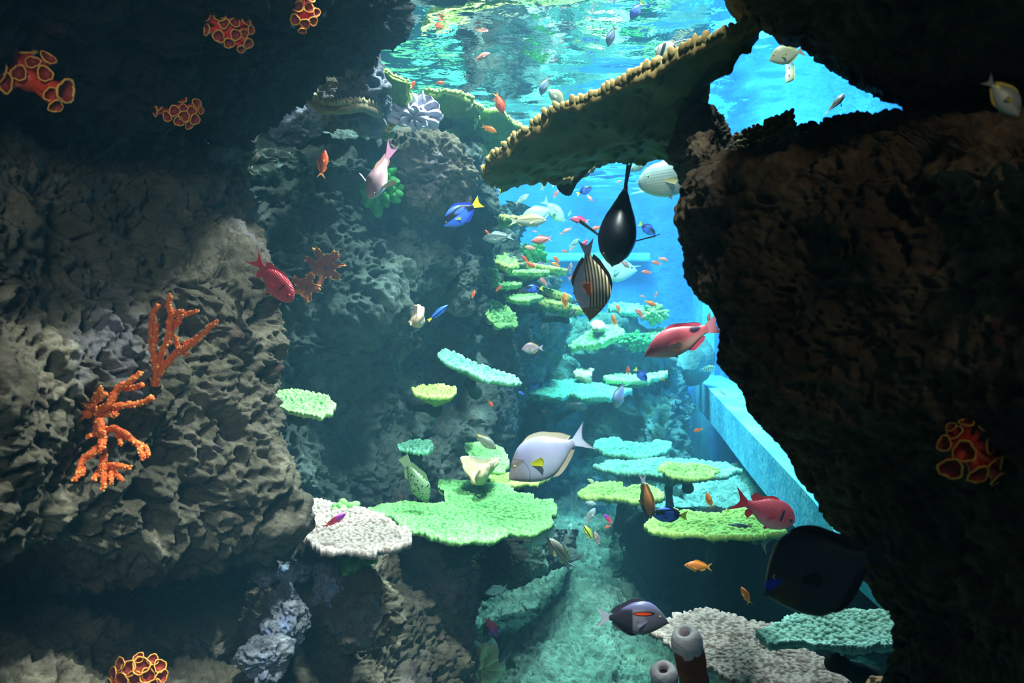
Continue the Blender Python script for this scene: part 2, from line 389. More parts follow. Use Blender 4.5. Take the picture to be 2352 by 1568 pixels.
rowsA = [
 R(60, shift(XA, 4, -90), [d+0.55 for d in DA]),
 R(230, shift(XA, 4, -80), [d+0.25 for d in DA]),
 R(380, shift(XA, 4, -50), [1.22, 1.48, 1.62, 1.80, 1.95, 2.15, 2.32, 2.6, 3.0]),
 R(520, shift(XA, 4, -35), [1.15, 1.40, 1.58, 1.74, 1.90, 2.10, 2.25, 2.5, 3.0]),
 R(640, shift(XA, 3, -5), [1.18, 1.46, 1.60, 1.72, 1.82, 1.94, 2.06, 2.4, 3.0]),
 R(760, shift(XA, 3, 0), DA),
 R(880, shift(XA, 3, -6), [1.12, 1.38, 1.53, 1.68, 1.82, 1.95, 2.07, 2.4, 3.0]),
 R(1000, shift(XA, 3, 8), [1.15, 1.42, 1.57, 1.70, 1.80, 1.92, 2.04, 2.4, 3.0]),
 R(1120, shift(XA, 3, 58), [1.16, 1.43, 1.58, 1.70, 1.82, 1.93, 2.04, 2.4, 3.0]),
 R(1210, shift(XA, 3, 72), [1.16, 1.44, 1.58, 1.72, 1.84, 1.96, 2.08, 2.4, 3.0]),
 R(1290, shift(XA, 3, 30), [1.22, 1.50, 1.64, 1.80, 1.95, 2.08, 2.22, 2.5, 3.0]),
 R(1330, shift(XA, 3, -20), [1.5, 1.8, 2.0, 2.15, 2.3, 2.4, 2.5, 2.7, 3.0]),
 R(1300, shift(XA, 3, -40), [2.1, 2.3, 2.5, 2.6, 2.7, 2.8, 2.9, 3.0, 3.1]),
]
rowsA = [[(-850, r[0][1], r[0][2]*0.88)]+r for r in rowsA]
mass('reef_rock', rowsA, 380, 340, 'rock', 'large pitted grey rock face along the left edge carrying the orange branching corals')
XB = [380, 560, 700, 830, 950, 1050, 1105, 1120, 1080]
DB = [2.75, 2.75, 2.80, 2.90, 3.0, 3.1, 3.25, 3.6, 4.2]
rowsB = [
 R([190, 215, 245, 292, 315, 318, 318, 315, 310], XB, [3.0, 3.0, 3.1, 3.3, 3.5, 3.6, 3.7, 3.9, 4.2]),
 R([230, 262, 290, 310, 322, 322, 326, 326, 320], XB, [2.9, 2.85, 2.9, 3.0, 3.1, 3.2, 3.35, 3.6, 4.2]),
 R([330, 340, 350, 370, 375, 375, 378, 378, 378], XB, [2.75, 2.72, 2.76, 2.86, 2.95, 3.02, 3.18, 3.6, 4.2]),
 R(450, XB, DB),
 R(540, shift(XB, 3, -25), [2.75, 2.8, 2.86, 2.95, 3.08, 3.2, 3.4, 3.7, 4.2]),
 R(620, shift(XB, 4, -40), [2.75, 2.76, 2.80, 2.9, 3.0, 3.12, 3.3, 3.7, 4.2]),
 R(700, shift(XB, 4, -95), [2.75, 2.76, 2.80, 2.88, 2.98, 3.15, 3.35, 3.7, 4.2]),
 R(790, shift(XB, 5, -135), [2.75, 2.78, 2.84, 2.92, 3.04, 3.2, 3.4, 3.7, 4.2]),
 R(900, shift(XB, 5, -150), [2.75, 2.78, 2.82, 2.90, 3.02, 3.2, 3.4, 3.7, 4.2]),
 R(1020, shift(XB, 5, -155), [2.7, 2.72, 2.78, 2.88, 3.0, 3.2, 3.4, 3.7, 4.2]),
 R(1140, shift(XB, 5, -140), [2.7, 2.7, 2.74, 2.85, 3.0, 3.2, 3.4, 3.7, 4.2]),
 R(1260, shift(XB, 5, -130), [2.9, 2.9, 2.95, 3.0, 3.1, 3.3, 3.4, 3.7, 4.2]),
]
mass('reef_rock', rowsB, 400, 300, 'rock_mid', 'tall pitted rock wall behind the red fish and the knobby green coral', 1.1, 1.0, 3.0)
XC = [860, 960, 1050, 1120, 1180, 1210, 1190]
DC = [3.5, 3.6, 3.75, 3.9, 4.2, 4.7, 5.4]
rowsC = [
 R(470, XC, [d+0.3 for d in DC]),
 R(560, shift(XC, 3, -25), [d+0.1 for d in DC]), R(650, shift(XC, 3, -5), DC), R(740, shift(XC, 3, 10), [3.5, 3.55, 3.7, 3.9, 4.15, 4.7, 5.4]),
 R(830, shift(XC, 3, 20), [3.5, 3.6, 3.75, 4.0, 4.25, 4.7, 5.4]), R(920, shift(XC, 3, -10), DC),
 R(1010, shift(XC, 3, -50), [3.3, 3.4, 3.5, 3.75, 4.1, 4.7, 5.4]), R(1100, shift(XC, 3, -70), [3.2, 3.3, 3.45, 3.7, 4.1, 4.7, 5.4]),
 R(1220, shift(XC, 3, -60), [3.2, 3.3, 3.45, 3.7, 4.1, 4.7, 5.4])]
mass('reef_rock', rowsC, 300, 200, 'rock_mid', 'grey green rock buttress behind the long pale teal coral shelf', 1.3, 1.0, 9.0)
XD = [1080, 1160, 1220, 1262, 1285, 1270]
rowsD = [R(480, shift(XD, 4, -90), [5.4, 5.4, 5.5, 5.6, 6.0, 6.8]), R(560, shift(XD, 3, -70), [5.2, 5.3, 5.4, 5.5, 5.9, 6.8]), R(640, shift(XD, 3, -25), [5.0, 5.2, 5.3, 5.5, 5.9, 6.8]),
 R(720, XD, [5.0, 5.2, 5.3, 5.5, 5.9, 6.8]), R(800, XD, [5.0, 5.1, 5.3, 5.5, 5.9, 6.8]), R(880, shift(XD, 3, -40), [5.0, 5.2, 5.4, 5.6, 6.0, 6.8]), R(960, shift(XD, 3, -70), [5.2, 5.4, 5.6, 5.8, 6.2, 6.8]), R(1060, shift(XD, 3, -70), [5.2, 5.4, 5.6, 5.8, 6.2, 6.8])]
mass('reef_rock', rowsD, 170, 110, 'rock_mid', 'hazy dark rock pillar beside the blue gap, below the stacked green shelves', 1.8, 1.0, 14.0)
# far mound in the middle
XF = [1285, 1305, 1330, 1400, 1470, 1530, 1565, 1590]
rowsF = [R([760, 745, 722, 712, 735, 770, 800, 820], XF, [8.6]*8), R([775, 755, 740, 735, 755, 790, 815, 830], XF, [8.0, 7.4, 7.2, 7.0, 7.1, 7.2, 7.4, 8.0]),
 R(830, XF, [8.0, 7.1, 6.9, 6.75, 6.8, 6.9, 7.2, 8.0]), R(880, XF, [8.0, 7.1, 6.9, 7.0, 7.0, 6.9, 7.1, 8.0]), R(950, XF, [7.6, 7.0, 7.1, 7.0, 6.6, 6.5, 6.7, 7.5]),
 R(1020, XF, [7.5, 7.0, 7.2, 6.8, 6.3, 6.0, 6.2, 6.8]), R(1090, XF, [7.2, 6.8, 6.8, 6.4, 6.0, 5.7, 5.8, 6.2]), R(1200, XF, [6.4, 6.2, 6.2, 5.8, 5.5, 5.3, 5.4, 5.8])]
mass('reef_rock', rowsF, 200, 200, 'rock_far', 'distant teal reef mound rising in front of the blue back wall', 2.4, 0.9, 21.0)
XG = [1120, 1180, 1240, 1300, 1330, 1320]
mass('reef_rock', [R(795, XG, [7.6, 7.3, 7.2, 7.4, 7.8, 8.4]), R(840, XG, [7.0, 6.7, 6.5, 6.7, 7.2, 8.4]), R(900, XG, [6.8, 6.4, 6.2, 6.4, 7.0, 8.0]), R(970, shift(XG, 3, 5), [6.8, 6.3, 6.0, 6.2, 7.0, 8.0]), R(1050, shift(XG, 3, 5), [6.6, 6.2, 5.9, 6.1, 7.0, 8.0]), R(1140, XG, [6.2, 6.0, 5.8, 6.0, 6.6, 7.4])],
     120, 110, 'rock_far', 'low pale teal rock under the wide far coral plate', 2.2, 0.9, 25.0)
# seabed
XS = [850, 1000, 1100, 1200, 1300, 1400, 1500, 1650, 1850, 2150]
rowsS = [R(1060, XS, [6.6]*10), R(1130, XS, [6.0, 6.0, 6.0, 6.0, 5.9, 5.8, 5.7, 5.7, 5.7, 5.7]), R(1200, XS, [5.3, 5.3, 5.3, 5.1, 4.9, 4.9, 5.0, 5.2, 5.3, 5.3]),
 R(1270, XS, [4.9, 4.9, 4.9, 4.5, 4.3, 4.5, 4.8, 4.9, 4.9, 4.9]), R(1350, XS, [4.5, 4.5, 4.4, 4.1, 3.9, 4.0, 4.4, 4.5, 4.5, 4.5]), R(1430, XS, [4.2, 4.2, 4.1, 3.75, 3.6, 3.6, 3.9, 4.1, 4.1, 4.1]),
 R(1510, XS, [3.9, 3.9, 3.7, 3.4, 3.3, 3.3, 3.5, 3.8, 3.8, 3.8]), R(1600, XS, [3.6, 3.6, 3.4, 3.15, 3.05, 3.05, 3.2, 3.5, 3.5, 3.5]), R(1700, XS, [3.3, 3.3, 3.1, 2.9, 2.8, 2.8, 2.9, 3.2, 3.2, 3.2])]
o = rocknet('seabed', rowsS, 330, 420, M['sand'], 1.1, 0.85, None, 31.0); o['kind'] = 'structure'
mass('reef_rock', [R(y, [1370+e, 1400+e, 1450+e, 1520, 1600, 1680], [4.9, 4.35, 4.2, 4.3, 4.7, 5.2]) for y, e in ((1165, 60), (1200, 40), (1260, 10), (1320, -25), (1370, -10), (1430, 20))],
     150, 150, 'rock_far', 'shaded teal boulder under the yellow green coral plate', 1.4, 1.0, 35.0)
XV = [1440, 1500, 1600, 1750, 1900, 2050]  # dark overhanging face put in to make the deep shade here
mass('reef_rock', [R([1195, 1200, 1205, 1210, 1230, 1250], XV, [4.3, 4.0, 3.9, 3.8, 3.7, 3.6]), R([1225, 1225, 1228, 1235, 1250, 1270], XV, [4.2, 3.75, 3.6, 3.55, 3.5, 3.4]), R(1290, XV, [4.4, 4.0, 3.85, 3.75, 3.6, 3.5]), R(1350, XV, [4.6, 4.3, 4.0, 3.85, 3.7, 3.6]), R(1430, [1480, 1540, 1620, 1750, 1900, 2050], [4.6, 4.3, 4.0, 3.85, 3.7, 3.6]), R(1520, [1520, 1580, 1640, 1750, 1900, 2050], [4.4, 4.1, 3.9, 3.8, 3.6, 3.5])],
     130, 200, 'rock_shade', 'dark rock face added as shade under the bright yellow green plate', 1.2, 0.8, 39.0)
# small ridge crossing the seabed under the big green plate
mass('reef_rock', [R(y, [1080, 1120, 1180, 1240, 1285, 1310], [4.0, 3.55, 3.35, 3.4, 3.6, 4.1]) for y in (1215, 1250, 1290)]+[R([1380, 1365, 1340, 1310, 1290, 1275], [1080, 1120, 1180, 1240, 1285, 1310], [4.0, 3.6, 3.45, 3.5, 3.7, 4.1]), R([1390, 1375, 1350, 1320, 1300, 1285], [1080, 1120, 1180, 1240, 1285, 1310], [4.4, 4.0, 3.9, 3.9, 4.0, 4.3])],
     120, 160, 'rock_mid', 'rock ledge under the rim of the big green coral plate', 1.1, 0.8, 37.0)
# lower left base
XE = [-260, 0, 180, 350, 500, 620, 700, 800, 900, 1000, 1070, 1090, 1075]
rowsE = [R(1215, XE, [2.9, 2.9, 2.9, 2.9, 2.8, 2.75, 2.7, 2.7, 2.8, 2.9, 3.1, 3.5, 4.2]),
 R(1270, XE, [2.5, 2.6, 2.7, 2.75, 2.7, 2.45, 2.50, 2.5, 2.7, 2.85, 3.0, 3.4, 4.2]),
 R(1330, XE, [2.2, 2.3, 2.5, 2.6, 2.6, 2.35, 2.45, 2.4, 2.62, 2.8, 2.95, 3.4, 4.2]),
 R(1400, XE, [1.8, 1.9, 2.1, 2.45, 2.5, 2.2, 2.35, 2.3, 2.55, 2.7, 2.9, 3.4, 4.2]),
 R(1480, XE, [1.6, 1.75, 1.9, 2.15, 2.3, 2.05, 2.3, 2.35, 2.5, 2.65, 2.85, 3.4, 4.2]),
 R(1570, XE, [1.5, 1.62, 1.75, 1.9, 2.0, 1.95, 2.2, 2.3, 2.4, 2.6, 2.8, 3.4, 4.2]),
 R(1700, XE, [1.4, 1.5, 1.6, 1.75, 1.85, 1.85, 2.0, 2.15, 2.3, 2.5, 2.7, 3.3, 4.0])]
rowsE = [[(-850, r[0][1], r[0][2]*0.88)]+r for r in rowsE]
mass('reef_rock', rowsE, 260, 480, 'rock', 'craggy grey base rock below the pale pink coral plate', 0.95, 1.05, 41.0)
def lump(px, py, d, r, mat, label, s=1.0, seed=0.0, name='encrusted_rock', n=90, sq=(1, 1, 1), dist=1.0):
    c = P(px, py, d); u = np.linspace(0.02, math.pi-0.02, n); v = np.linspace(0, 2*math.pi, 2*n, endpoint=False)
    D = np.stack([np.outer(np.sin(u), np.cos(v)), np.outer(np.sin(u), np.sin(v)), np.outer(np.cos(u), np.ones(2*n))], -1).reshape(-1, 3)
    V = c+D*np.array(sq)*r
    V = V+D*(rockdisp(V+seed, s, dist)+0.35*r*noise(V/r*0.9+seed))[:, None]
    return tag(mk(name, V, quads(n, 2*n, True), M[mat]), label, 'rock')
lump(645, 1310, 2.25, 0.042, 'rock_pale', 'bluish white encrusted rock knob below the left wall', 0.5, 1, sq=(1.3, 1, 0.7))
lump(655, 1410, 2.13, 0.052, 'rock_pale', 'lavender white rock spur at the bottom of the picture', 0.5, 5, sq=(0.8, 0.8, 1.5))
lump(605, 1515, 2.0, 0.045, 'rock_pale', 'pale hollowed rock lump beside the red cup coral cluster', 0.5, 8, sq=(1.1, 0.8, 1.1))
lump(835, 1400, 2.28, 0.075, 'rock', 'round pitted grey boulder under the green lobed coral', 0.7, 12, sq=(1, 0.8, 1.1))
lump(760, 1340, 2.30, 0.05, 'rock_pale', 'small pale rock beside the grey boulder under the pink plate', 0.5, 15, sq=(0.7, 0.8, 1.3))
lump(825, 215, 2.72, 0.085, 'rock_pale', 'sunlit pale pitted rock above the tan coral shelf', 0.9, 18, sq=(0.8, 0.8, 1.25), dist=1.1)
lump(660, 265, 2.85, 0.085, 'rock_pale', 'pale craggy rock at the left end of the tan coral shelf', 0.8, 22, sq=(1, 0.8, 1.0), dist=1.1)
lump(745, 225, 2.85, 0.10, 'rock', 'grey rock mass behind the tan finger shelf under the overhang', 0.9, 24, sq=(1.1, 0.8, 0.8))
lump(990, 395, 3.05, 0.13, 'rock', 'rounded rock bulge below the lilac folded coral', 0.9, 26, sq=(1.2, 0.8, 0.9))
lump(1060, 645, 3.35, 0.075, 'rock_mid', 'pale rock shoulder left of the green finger coral shelves', 0.9, 29, sq=(0.6, 0.8, 1.3))
lump(1225, 1290, 3.35, 0.05, 'sand', 'small yellowish rock knob under the big green plate rim', 0.6, 33, sq=(0.8, 0.8, 1.3))
# overhang top left, its shade deepened by the dark rock colour
XT = [-260, 0, 250, 500, 700, 830, 905, 925, 900]
rowsT = [R(-160, XT, [0.95, 1.1, 1.25, 1.35, 1.5, 1.65, 1.8, 2.2, 2.8]),
 R(-60, XT, [0.98, 1.12, 1.3, 1.4, 1.55, 1.7, 1.85, 2.2, 2.8]),
 R([20, 20, 20, 20, 20, 20, 20, 20, 20], XT, [1.05, 1.2, 1.38, 1.5, 1.65, 1.8, 1.95, 2.3, 2.8]),
 R([90, 95, 100, 105, 100, 90, 75, 75, 75], shift(XT, 3, -6), [1.12, 1.28, 1.46, 1.6, 1.78, 1.92, 2.05, 2.35, 2.8]),
 R([165, 170, 185, 195, 165, 140, 125, 120, 115], shift(XT, 3, -50), [1.2, 1.38, 1.55, 1.72, 1.9, 2.05, 2.15, 2.4, 2.8]),
 R([210, 225, 255, 275, 215, 165, 140, 135, 130], shift(XT, 4, -60), [1.32, 1.5, 1.68, 1.88, 2.05, 2.2, 2.3, 2.5, 2.8]),
 R([230, 250, 290, 310, 225, 170, 140, 130, 125], shift(XT, 4, -70), [1.7, 1.9, 2.05, 2.3, 2.5, 2.6, 2.7, 2.8, 2.9])]
rowsT = [[(-850, r[0][1], r[0][2]*0.88)]+r for r in rowsT]
mass('overhang_rock', rowsT, 200, 370, 'rock_shade', 'dark rock overhang filling the top left corner above the reef', 1.0, 0.9, 45.0)
# right front rock
Lh = [(1640, 262), (1604, 330), (1600, 400), (1585, 480), (1604, 560), (1602, 650), (1640, 720), (1655, 800), (1695, 900), (1715, 960), (1790, 1030), (1870, 1120), (1950, 1220), (2030, 1350), (2072, 1430), (2062, 1510), (2040, 1600), (2020, 1700)]
topy = {0: 262}
rowsH = []
for (x, y) in [(1660, 372), (1604, 398), (1588, 440), (1585, 500), (1604, 570), (1602, 650), (1640, 720), (1655, 800), (1695, 900), (1715, 960), (1790, 1030), (1870, 1120), (1950, 1220), (2030, 1350), (2072, 1430), (2062, 1510), (2040, 1600), (2020, 1700)]:
    w = 2560-x
    k = 1.0 if y < 880 else 0.0
    rowsH.append([(x+60, y, 1.60+0.5*k), (x+6, y, 1.50+0.16*k), (x, y, 1.40+0.06*k), (x+w*0.10, y, 1.34), (x+w*0.3, y, 1.24), (x+w*0.55, y, 1.12), (x+w*0.8, y, 1.0), (2560, y, 0.9)])
rt = [(1760, 355), (1710, 362), (1690, 364), (1760, 335), (1850, 303), (1950, 270), (2100, 262), (2560, 230)]
rowsH.insert(0, [(x, y-4, 1.62-0.4*i/7) for i, (x, y) in enumerate(rt)])
rowsH.insert(0, [(x, y+8, 1.88-0.4*i/7) for i, (x, y) in enumerate(rt)])
mass('foreground_rock', rowsH, 460, 260, 'rock_brown', 'dark brown foreground rock wall filling the right side', 0.75, 0.62, 51.0)
bt = [(1668, -40), (1700, 12), (1770, 60), (1800, 88), (1850, 92), (1900, 140), (1965, 188), (2020, 210), (2075, 238), (2200, 285), (2560, 330)]
rowsI = [[(x+40, y-20, 1.9) for x, y in bt], [(x+5, y-4, 1.55) for x, y in bt], [(x+8, y-12, 1.30) for x, y in bt], [(x+70, y-90, 1.15) for x, y in bt], [(x+160, y-220, 1.05) for x, y in bt], [(x+300, y-420, 0.95) for x, y in bt]]
mass('foreground_rock', rowsI, 130, 330, 'rock_brown', 'black silhouetted rock arch in the top right corner', 0.8, 0.5, 57.0)

# ------------------------------------------------------------------ plate corals
def inside_scale(o, k): return o
def plate(name, outline, z, mat, label, d=None, n=(0, 0, 1), knob=0.008, amp=None, N=420, Mr=60, stem=None, jag=0.5, under=0.22, cat='coral', group=None, teeth=0.0, curl=0.0, centre=None, dish=0.0, stem_r=0.02):
    """outline in picture points laid on a real sloping plane; (z = centre depth)"""
    o2 = np.array(outline, float)
    cpx = o2.mean(0) if centre is None else np.array(centre, float)
    c = P(cpx[0], cpx[1], z); n = np.array(n, float); n /= np.linalg.norm(n)
    W3 = np.array([onplane(x, y, c, n) for x, y in o2]); return plate3(name, W3, c, n, mat, label, knob, amp, N, Mr, stem, jag, under, cat, group, teeth, curl, dish, stem_r)
def plate3(name, W3, c, n, mat, label, knob=0.008, amp=None, N=420, Mr=60, stem=None, jag=0.5, under=0.22, cat='coral', group=None, teeth=0.0, curl=0.0, dish=0.0, stem_r=0.02):
    amp = knob*0.8 if amp is None else amp
    W3 = np.vstack([W3, W3[:1]]); seg = np.linalg.norm(np.diff(W3, axis=0), axis=1); cum = np.concatenate([[0], np.cumsum(seg)])
    tt = np.linspace(0, cum[-1], N, endpoint=False); rimp = np.stack([np.interp(tt, cum, W3[:, k]) for k in range(3)], 1)
    for _ in range(max(1, N//140)): rimp = (np.roll(rimp, 1, 0)+rimp*2+np.roll(rimp, -1, 0))/4
    rv = rimp-c; rl = np.linalg.norm(rv, axis=1); ru = rv/rl[:, None]
    rl2 = rl+jag*knob*(noise(rimp/(knob*1.2))*1.2)+jag*knob*2.5*noise(rimp/(knob*7))
    Rm = rl.mean()
    s = np.linspace(0.0, 1, Mr)**0.8
    T = c+ru[None]*(rl2[None]*s[:, None])[..., None]; T = T.reshape(-1, 3); ss = np.repeat(s, N)
    k = worley(T/knob); dome = np.sqrt(np.clip(1-(k/0.72)**2, 0, 1))
    lowf = 0.035*Rm*fbm(T/Rm*2.5+4, 2)
    hgt = dome*amp+lowf+curl*Rm*ss**3+dish*Rm*(ss**2)
    top = T+n*hgt[:, None]
    # rim and underside
    Mu = 34; s2 = np.linspace(1, 0.004, Mu); thick = knob*0.9
    U = c+ru[None]*(rl2[None]*s2[:, None])[..., None]; U = U.reshape(-1, 3); uu = np.repeat(s2, N)
    rib = knob*0.55*fbm(U/(knob*5), 2)-knob*0.45*sm(worley(U/(knob*1.7)), 0.42, 0.15)
    lowu = 0.035*Rm*fbm(U/Rm*2.5+4, 2)
    und = U+n*(lowu+curl*Rm*uu**3+dish*Rm*uu**2-thick-under*Rm*(1-uu)**1.6+rib)[:, None]
    V = np.vstack([top, und]); Fq = quads(Mr, N, True).tolist()
    nt = Mr*N
    lastring = (Mr-1)*N
    for j in range(N): Fq.append([lastring+j, lastring+(j+1) % N, nt+(j+1) % N, nt+j])
    Fq += (quads(Mu, N, True)+nt).tolist()
    Fq = np.array(Fq)
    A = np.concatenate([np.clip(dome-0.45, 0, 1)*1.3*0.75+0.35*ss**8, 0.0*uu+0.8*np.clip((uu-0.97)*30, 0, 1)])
    root = empty(name, c-n*0.0, label, cat, group)
    pl = mk('plate', V, Fq, mat, root, True, A)
    if teeth:
        b = MB(); rr = random.Random(5); step = max(1, int(N*knob*0.75/(cum[-1])))
        for j in range(0, N, step):
            for q in range(2):
                p0 = c+ru[j]*rl2[j]*(0.97-0.08*q*rr.random())+n*(curl*Rm+dish*Rm); dirv = n*(0.8+0.4*rr.random())+ru[j]*(0.7-0.8*q)+np.array([rr.uniform(-.3, .3) for _ in range(3)])
                dirv /= np.linalg.norm(dirv); h = teeth*(0.5+0.9*rr.random()); p0 = p0-dirv*h*0.2
                b.tube([p0, p0+dirv*h*0.5, p0+dirv*h], [knob*0.42, knob*0.40, knob*0.26], 7, knob*0.15, True, (0.1, 1.0))
        b.build('rim_branchlets', mat, root)
    if stem is not None:
        b = MB(); e = P(*stem) if len(stem) == 3 else c+np.array([0, 0, -0.3])
        p0 = c-n*(under*Rm+knob*0.9+stem_r*0.5); b.tube([p0, p0*0.65+e*0.35, e], [stem_r, stem_r*0.8, stem_r*1.3], 14, stem_r*0.25, True, (0, 0), 0, 25)
        b.build('stem', M['rock_stem'], root)
    return root
CM = {}
CM['green'] = coral_mat('green_table_coral', '266a30', '8ecc7a'); CM['pink'] = coral_mat('pinkish_white_table_coral', '54463e', 'bcaaa4')
CM['teal'] = coral_mat('teal_table_coral', '2c7c64', '84dab0', 2); CM['yellow'] = coral_mat('yellow_green_table_coral', '5e8436', 'c8e87c')
CM['lime'] = coral_mat('lime_table_coral', '428244', 'b0e48c'); CM['mint'] = coral_mat('mint_table_coral', '358a70', 'a0e6c4')
CM['olive'] = coral_mat('olive_green_plate_coral', '3c5c3c', '9a7a48', 0.6); CM['tan'] = coral_mat('tan_finger_coral', '7a6a4c', 'd8c4a0')
CM['dgreen'] = coral_mat('dark_green_plate_coral', '3f7a48', 'c8dc78')
CM['aqua'] = coral_mat('pale_aqua_plate_coral', '5a8a78', 'b0e4d8', 0.8)
O_green = [(1012, 1104), (1075, 1103), (1108, 1110), (1165, 1112), (1182, 1128), (1215, 1130), (1240, 1150), (1268, 1152), (1280, 1165), (1272, 1190), (1262, 1205), (1245, 1222), (1215, 1232), (1160, 1230), (1110, 1240), (1050, 1242), (990, 1232), (960, 1222), (930, 1212), (905, 1190), (870, 1180), (842, 1168), (870, 1160), (905, 1162), (935, 1158), (1000, 1158), (1022, 1150), (1020, 1130), (1005, 1118)]
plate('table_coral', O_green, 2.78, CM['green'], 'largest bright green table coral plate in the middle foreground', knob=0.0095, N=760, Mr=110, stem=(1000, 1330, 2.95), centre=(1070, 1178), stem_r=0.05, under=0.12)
O_pink = [(705, 1150), (740, 1150), (790, 1160), (830, 1175), (880, 1182), (905, 1200), (925, 1215), (946, 1228), (945, 1244), (905, 1262), (880, 1262), (862, 1276), (820, 1275), (770, 1272), (735, 1268), (708, 1240), (690, 1235), (677, 1215), (680, 1200), (705, 1190), (712, 1180), (702, 1165)]
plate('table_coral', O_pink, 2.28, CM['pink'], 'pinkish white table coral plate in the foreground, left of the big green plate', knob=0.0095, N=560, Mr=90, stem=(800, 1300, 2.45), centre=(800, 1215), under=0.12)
plate('table_coral', [(600, 918), (625, 918), (640, 905), (675, 902), (720, 906), (755, 918), (769, 935), (762, 955), (735, 962), (690, 955), (650, 945), (610, 932)], 2.45, CM['lime'], 'small pale green coral plate on the left rock wall', n=(0, -0.22, 1), knob=0.0075, N=300, Mr=44, stem=(640, 945, 2.75), stem_r=0.02, curl=0.06)
plate('table_coral', [(945, 905), (975, 896), (1020, 895), (1045, 902), (1048, 912), (1030, 922), (990, 923), (955, 918)], 2.95, CM['yellow'], 'small yellowish oval coral plate right of the pale green one', n=(0, -0.15, 1), knob=0.008, N=240, Mr=34, stem=(950, 925, 3.15), curl=0.22, stem_r=0.02, under=0.4)
plate('table_coral', [(915, 1024), (945, 1012), (985, 1012), (997, 1025), (985, 1038), (940, 1038), (920, 1032)], 2.95, CM['mint'], 'tiny mint coral plate just above the spotted green fish', n=(0, -0.2, 1), knob=0.009, N=200, Mr=30, stem=(940, 1042, 3.1), stem_r=0.02)
plate('table_coral', [(1000, 812), (1012, 803), (1050, 818), (1090, 838), (1130, 852), (1180, 868), (1196, 880), (1170, 884), (1110, 874), (1050, 850), (1020, 835)], 3.2, CM['mint'], 'long slanting pale teal coral shelf on the rock buttress', n=(0.36, -0.28, 1), knob=0.010, N=360, Mr=40, stem=(1090, 900, 3.6), under=0.35, curl=0.04)
plate('table_coral', [(1060, 1025), (1110, 1012), (1155, 1030), (1170, 1060), (1160, 1085), (1120, 1080), (1085, 1060)], 3.5, CM['lime'], 'green coral plate behind the tan ear coral and small goatfish', n=(0, -0.1, 1), knob=0.010, N=240, Mr=34, stem=(1100, 1090, 3.7))
plate('table_coral', [(1120, 1095), (1150, 1085), (1210, 1083), (1270, 1085), (1262, 1100), (1230, 1112), (1170, 1114), (1130, 1106)], 3.3, CM['yellow'], 'pale yellow green plate under the belly of the big grey surgeonfish', knob=0.010, N=260, Mr=34, stem=(1190, 1180, 3.5))
plate('table_coral', [(1196, 905), (1230, 895), (1225, 885), (1250, 875), (1290, 868), (1330, 870), (1340, 880), (1400, 885), (1440, 888), (1450, 900), (1400, 915), (1350, 914), (1310, 905), (1290, 915), (1240, 914)], 5.9, CM['teal'], 'wide far teal coral plate below the blue gap', knob=0.02, N=380, Mr=40, stem=(1280, 960, 6.2))
plate('table_coral', [(1390, 868), (1420, 861), (1480, 864), (1532, 854), (1530, 862), (1490, 875), (1440, 877), (1400, 873)], 6.2, CM['lime'], 'narrow far green coral plate under the blue tang', knob=0.02, N=260, Mr=28, stem=(1470, 915, 6.7))
plate('table_coral', [(1368, 1018), (1385, 1008), (1415, 1006), (1440, 1018), (1480, 1022), (1505, 1012), (1540, 1018), (1542, 1030), (1515, 1046), (1480, 1052), (1430, 1048), (1385, 1040), (1366, 1028)], 4.9, CM['teal'], 'kidney shaped teal coral plate above the long pale plate', knob=0.016, N=360, Mr=40, stem=(1460, 1100, 5.2), centre=(1455, 1034))
plate('table_coral', [(1362, 1070), (1410, 1060), (1500, 1056), (1600, 1058), (1670, 1066), (1708, 1080), (1670, 1092), (1630, 1100), (1570, 1098), (1500, 1090), (1430, 1088), (1385, 1078)], 4.4, CM['mint'], 'long pale aqua coral plate spanning the right of centre', knob=0.015, N=460, Mr=44, stem=(1540, 1180, 4.8))
plate('table_coral', [(1505, 1078), (1530, 1064), (1600, 1068), (1650, 1080), (1640, 1096), (1590, 1102), (1535, 1094)], 4.25, CM['yellow'], 'smaller yellowish plate lying on the long aqua coral plate', knob=0.014, N=260, Mr=34, stem=(1580, 1120, 4.4), n=(0, -0.06, 1))
plate('table_coral', [(1322, 1135), (1345, 1120), (1385, 1108), (1430, 1108), (1432, 1120), (1490, 1115), (1527, 1135), (1520, 1146), (1480, 1152), (1440, 1150), (1400, 1143), (1350, 1142)], 3.95, CM['yellow'], 'yellow green coral plate with a notch, left of the striped brown fish', knob=0.014, N=340, Mr=40, stem=(1420, 1210, 4.2))
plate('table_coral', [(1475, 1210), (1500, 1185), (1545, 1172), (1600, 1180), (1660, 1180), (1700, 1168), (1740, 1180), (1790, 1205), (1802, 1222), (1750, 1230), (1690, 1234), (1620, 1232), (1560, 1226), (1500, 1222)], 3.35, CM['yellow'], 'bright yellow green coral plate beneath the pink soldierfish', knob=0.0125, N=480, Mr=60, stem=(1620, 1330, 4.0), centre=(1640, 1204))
plate('table_coral', [(1492, 1446), (1545, 1410), (1600, 1402), (1650, 1404), (1700, 1420), (1760, 1430), (1800, 1446), (1850, 1480), (1900, 1520), (1940, 1560), (1960, 1600), (1800, 1610), (1690, 1570), (1620, 1535), (1560, 1500)], 1.95, CM['pink'], 'pinkish grey plate coral at the bottom right beside the tube sponges', knob=0.0085, N=560, Mr=100, stem=(1720, 1640, 2.1), under=0.1, jag=0.9, centre=(1730, 1500))
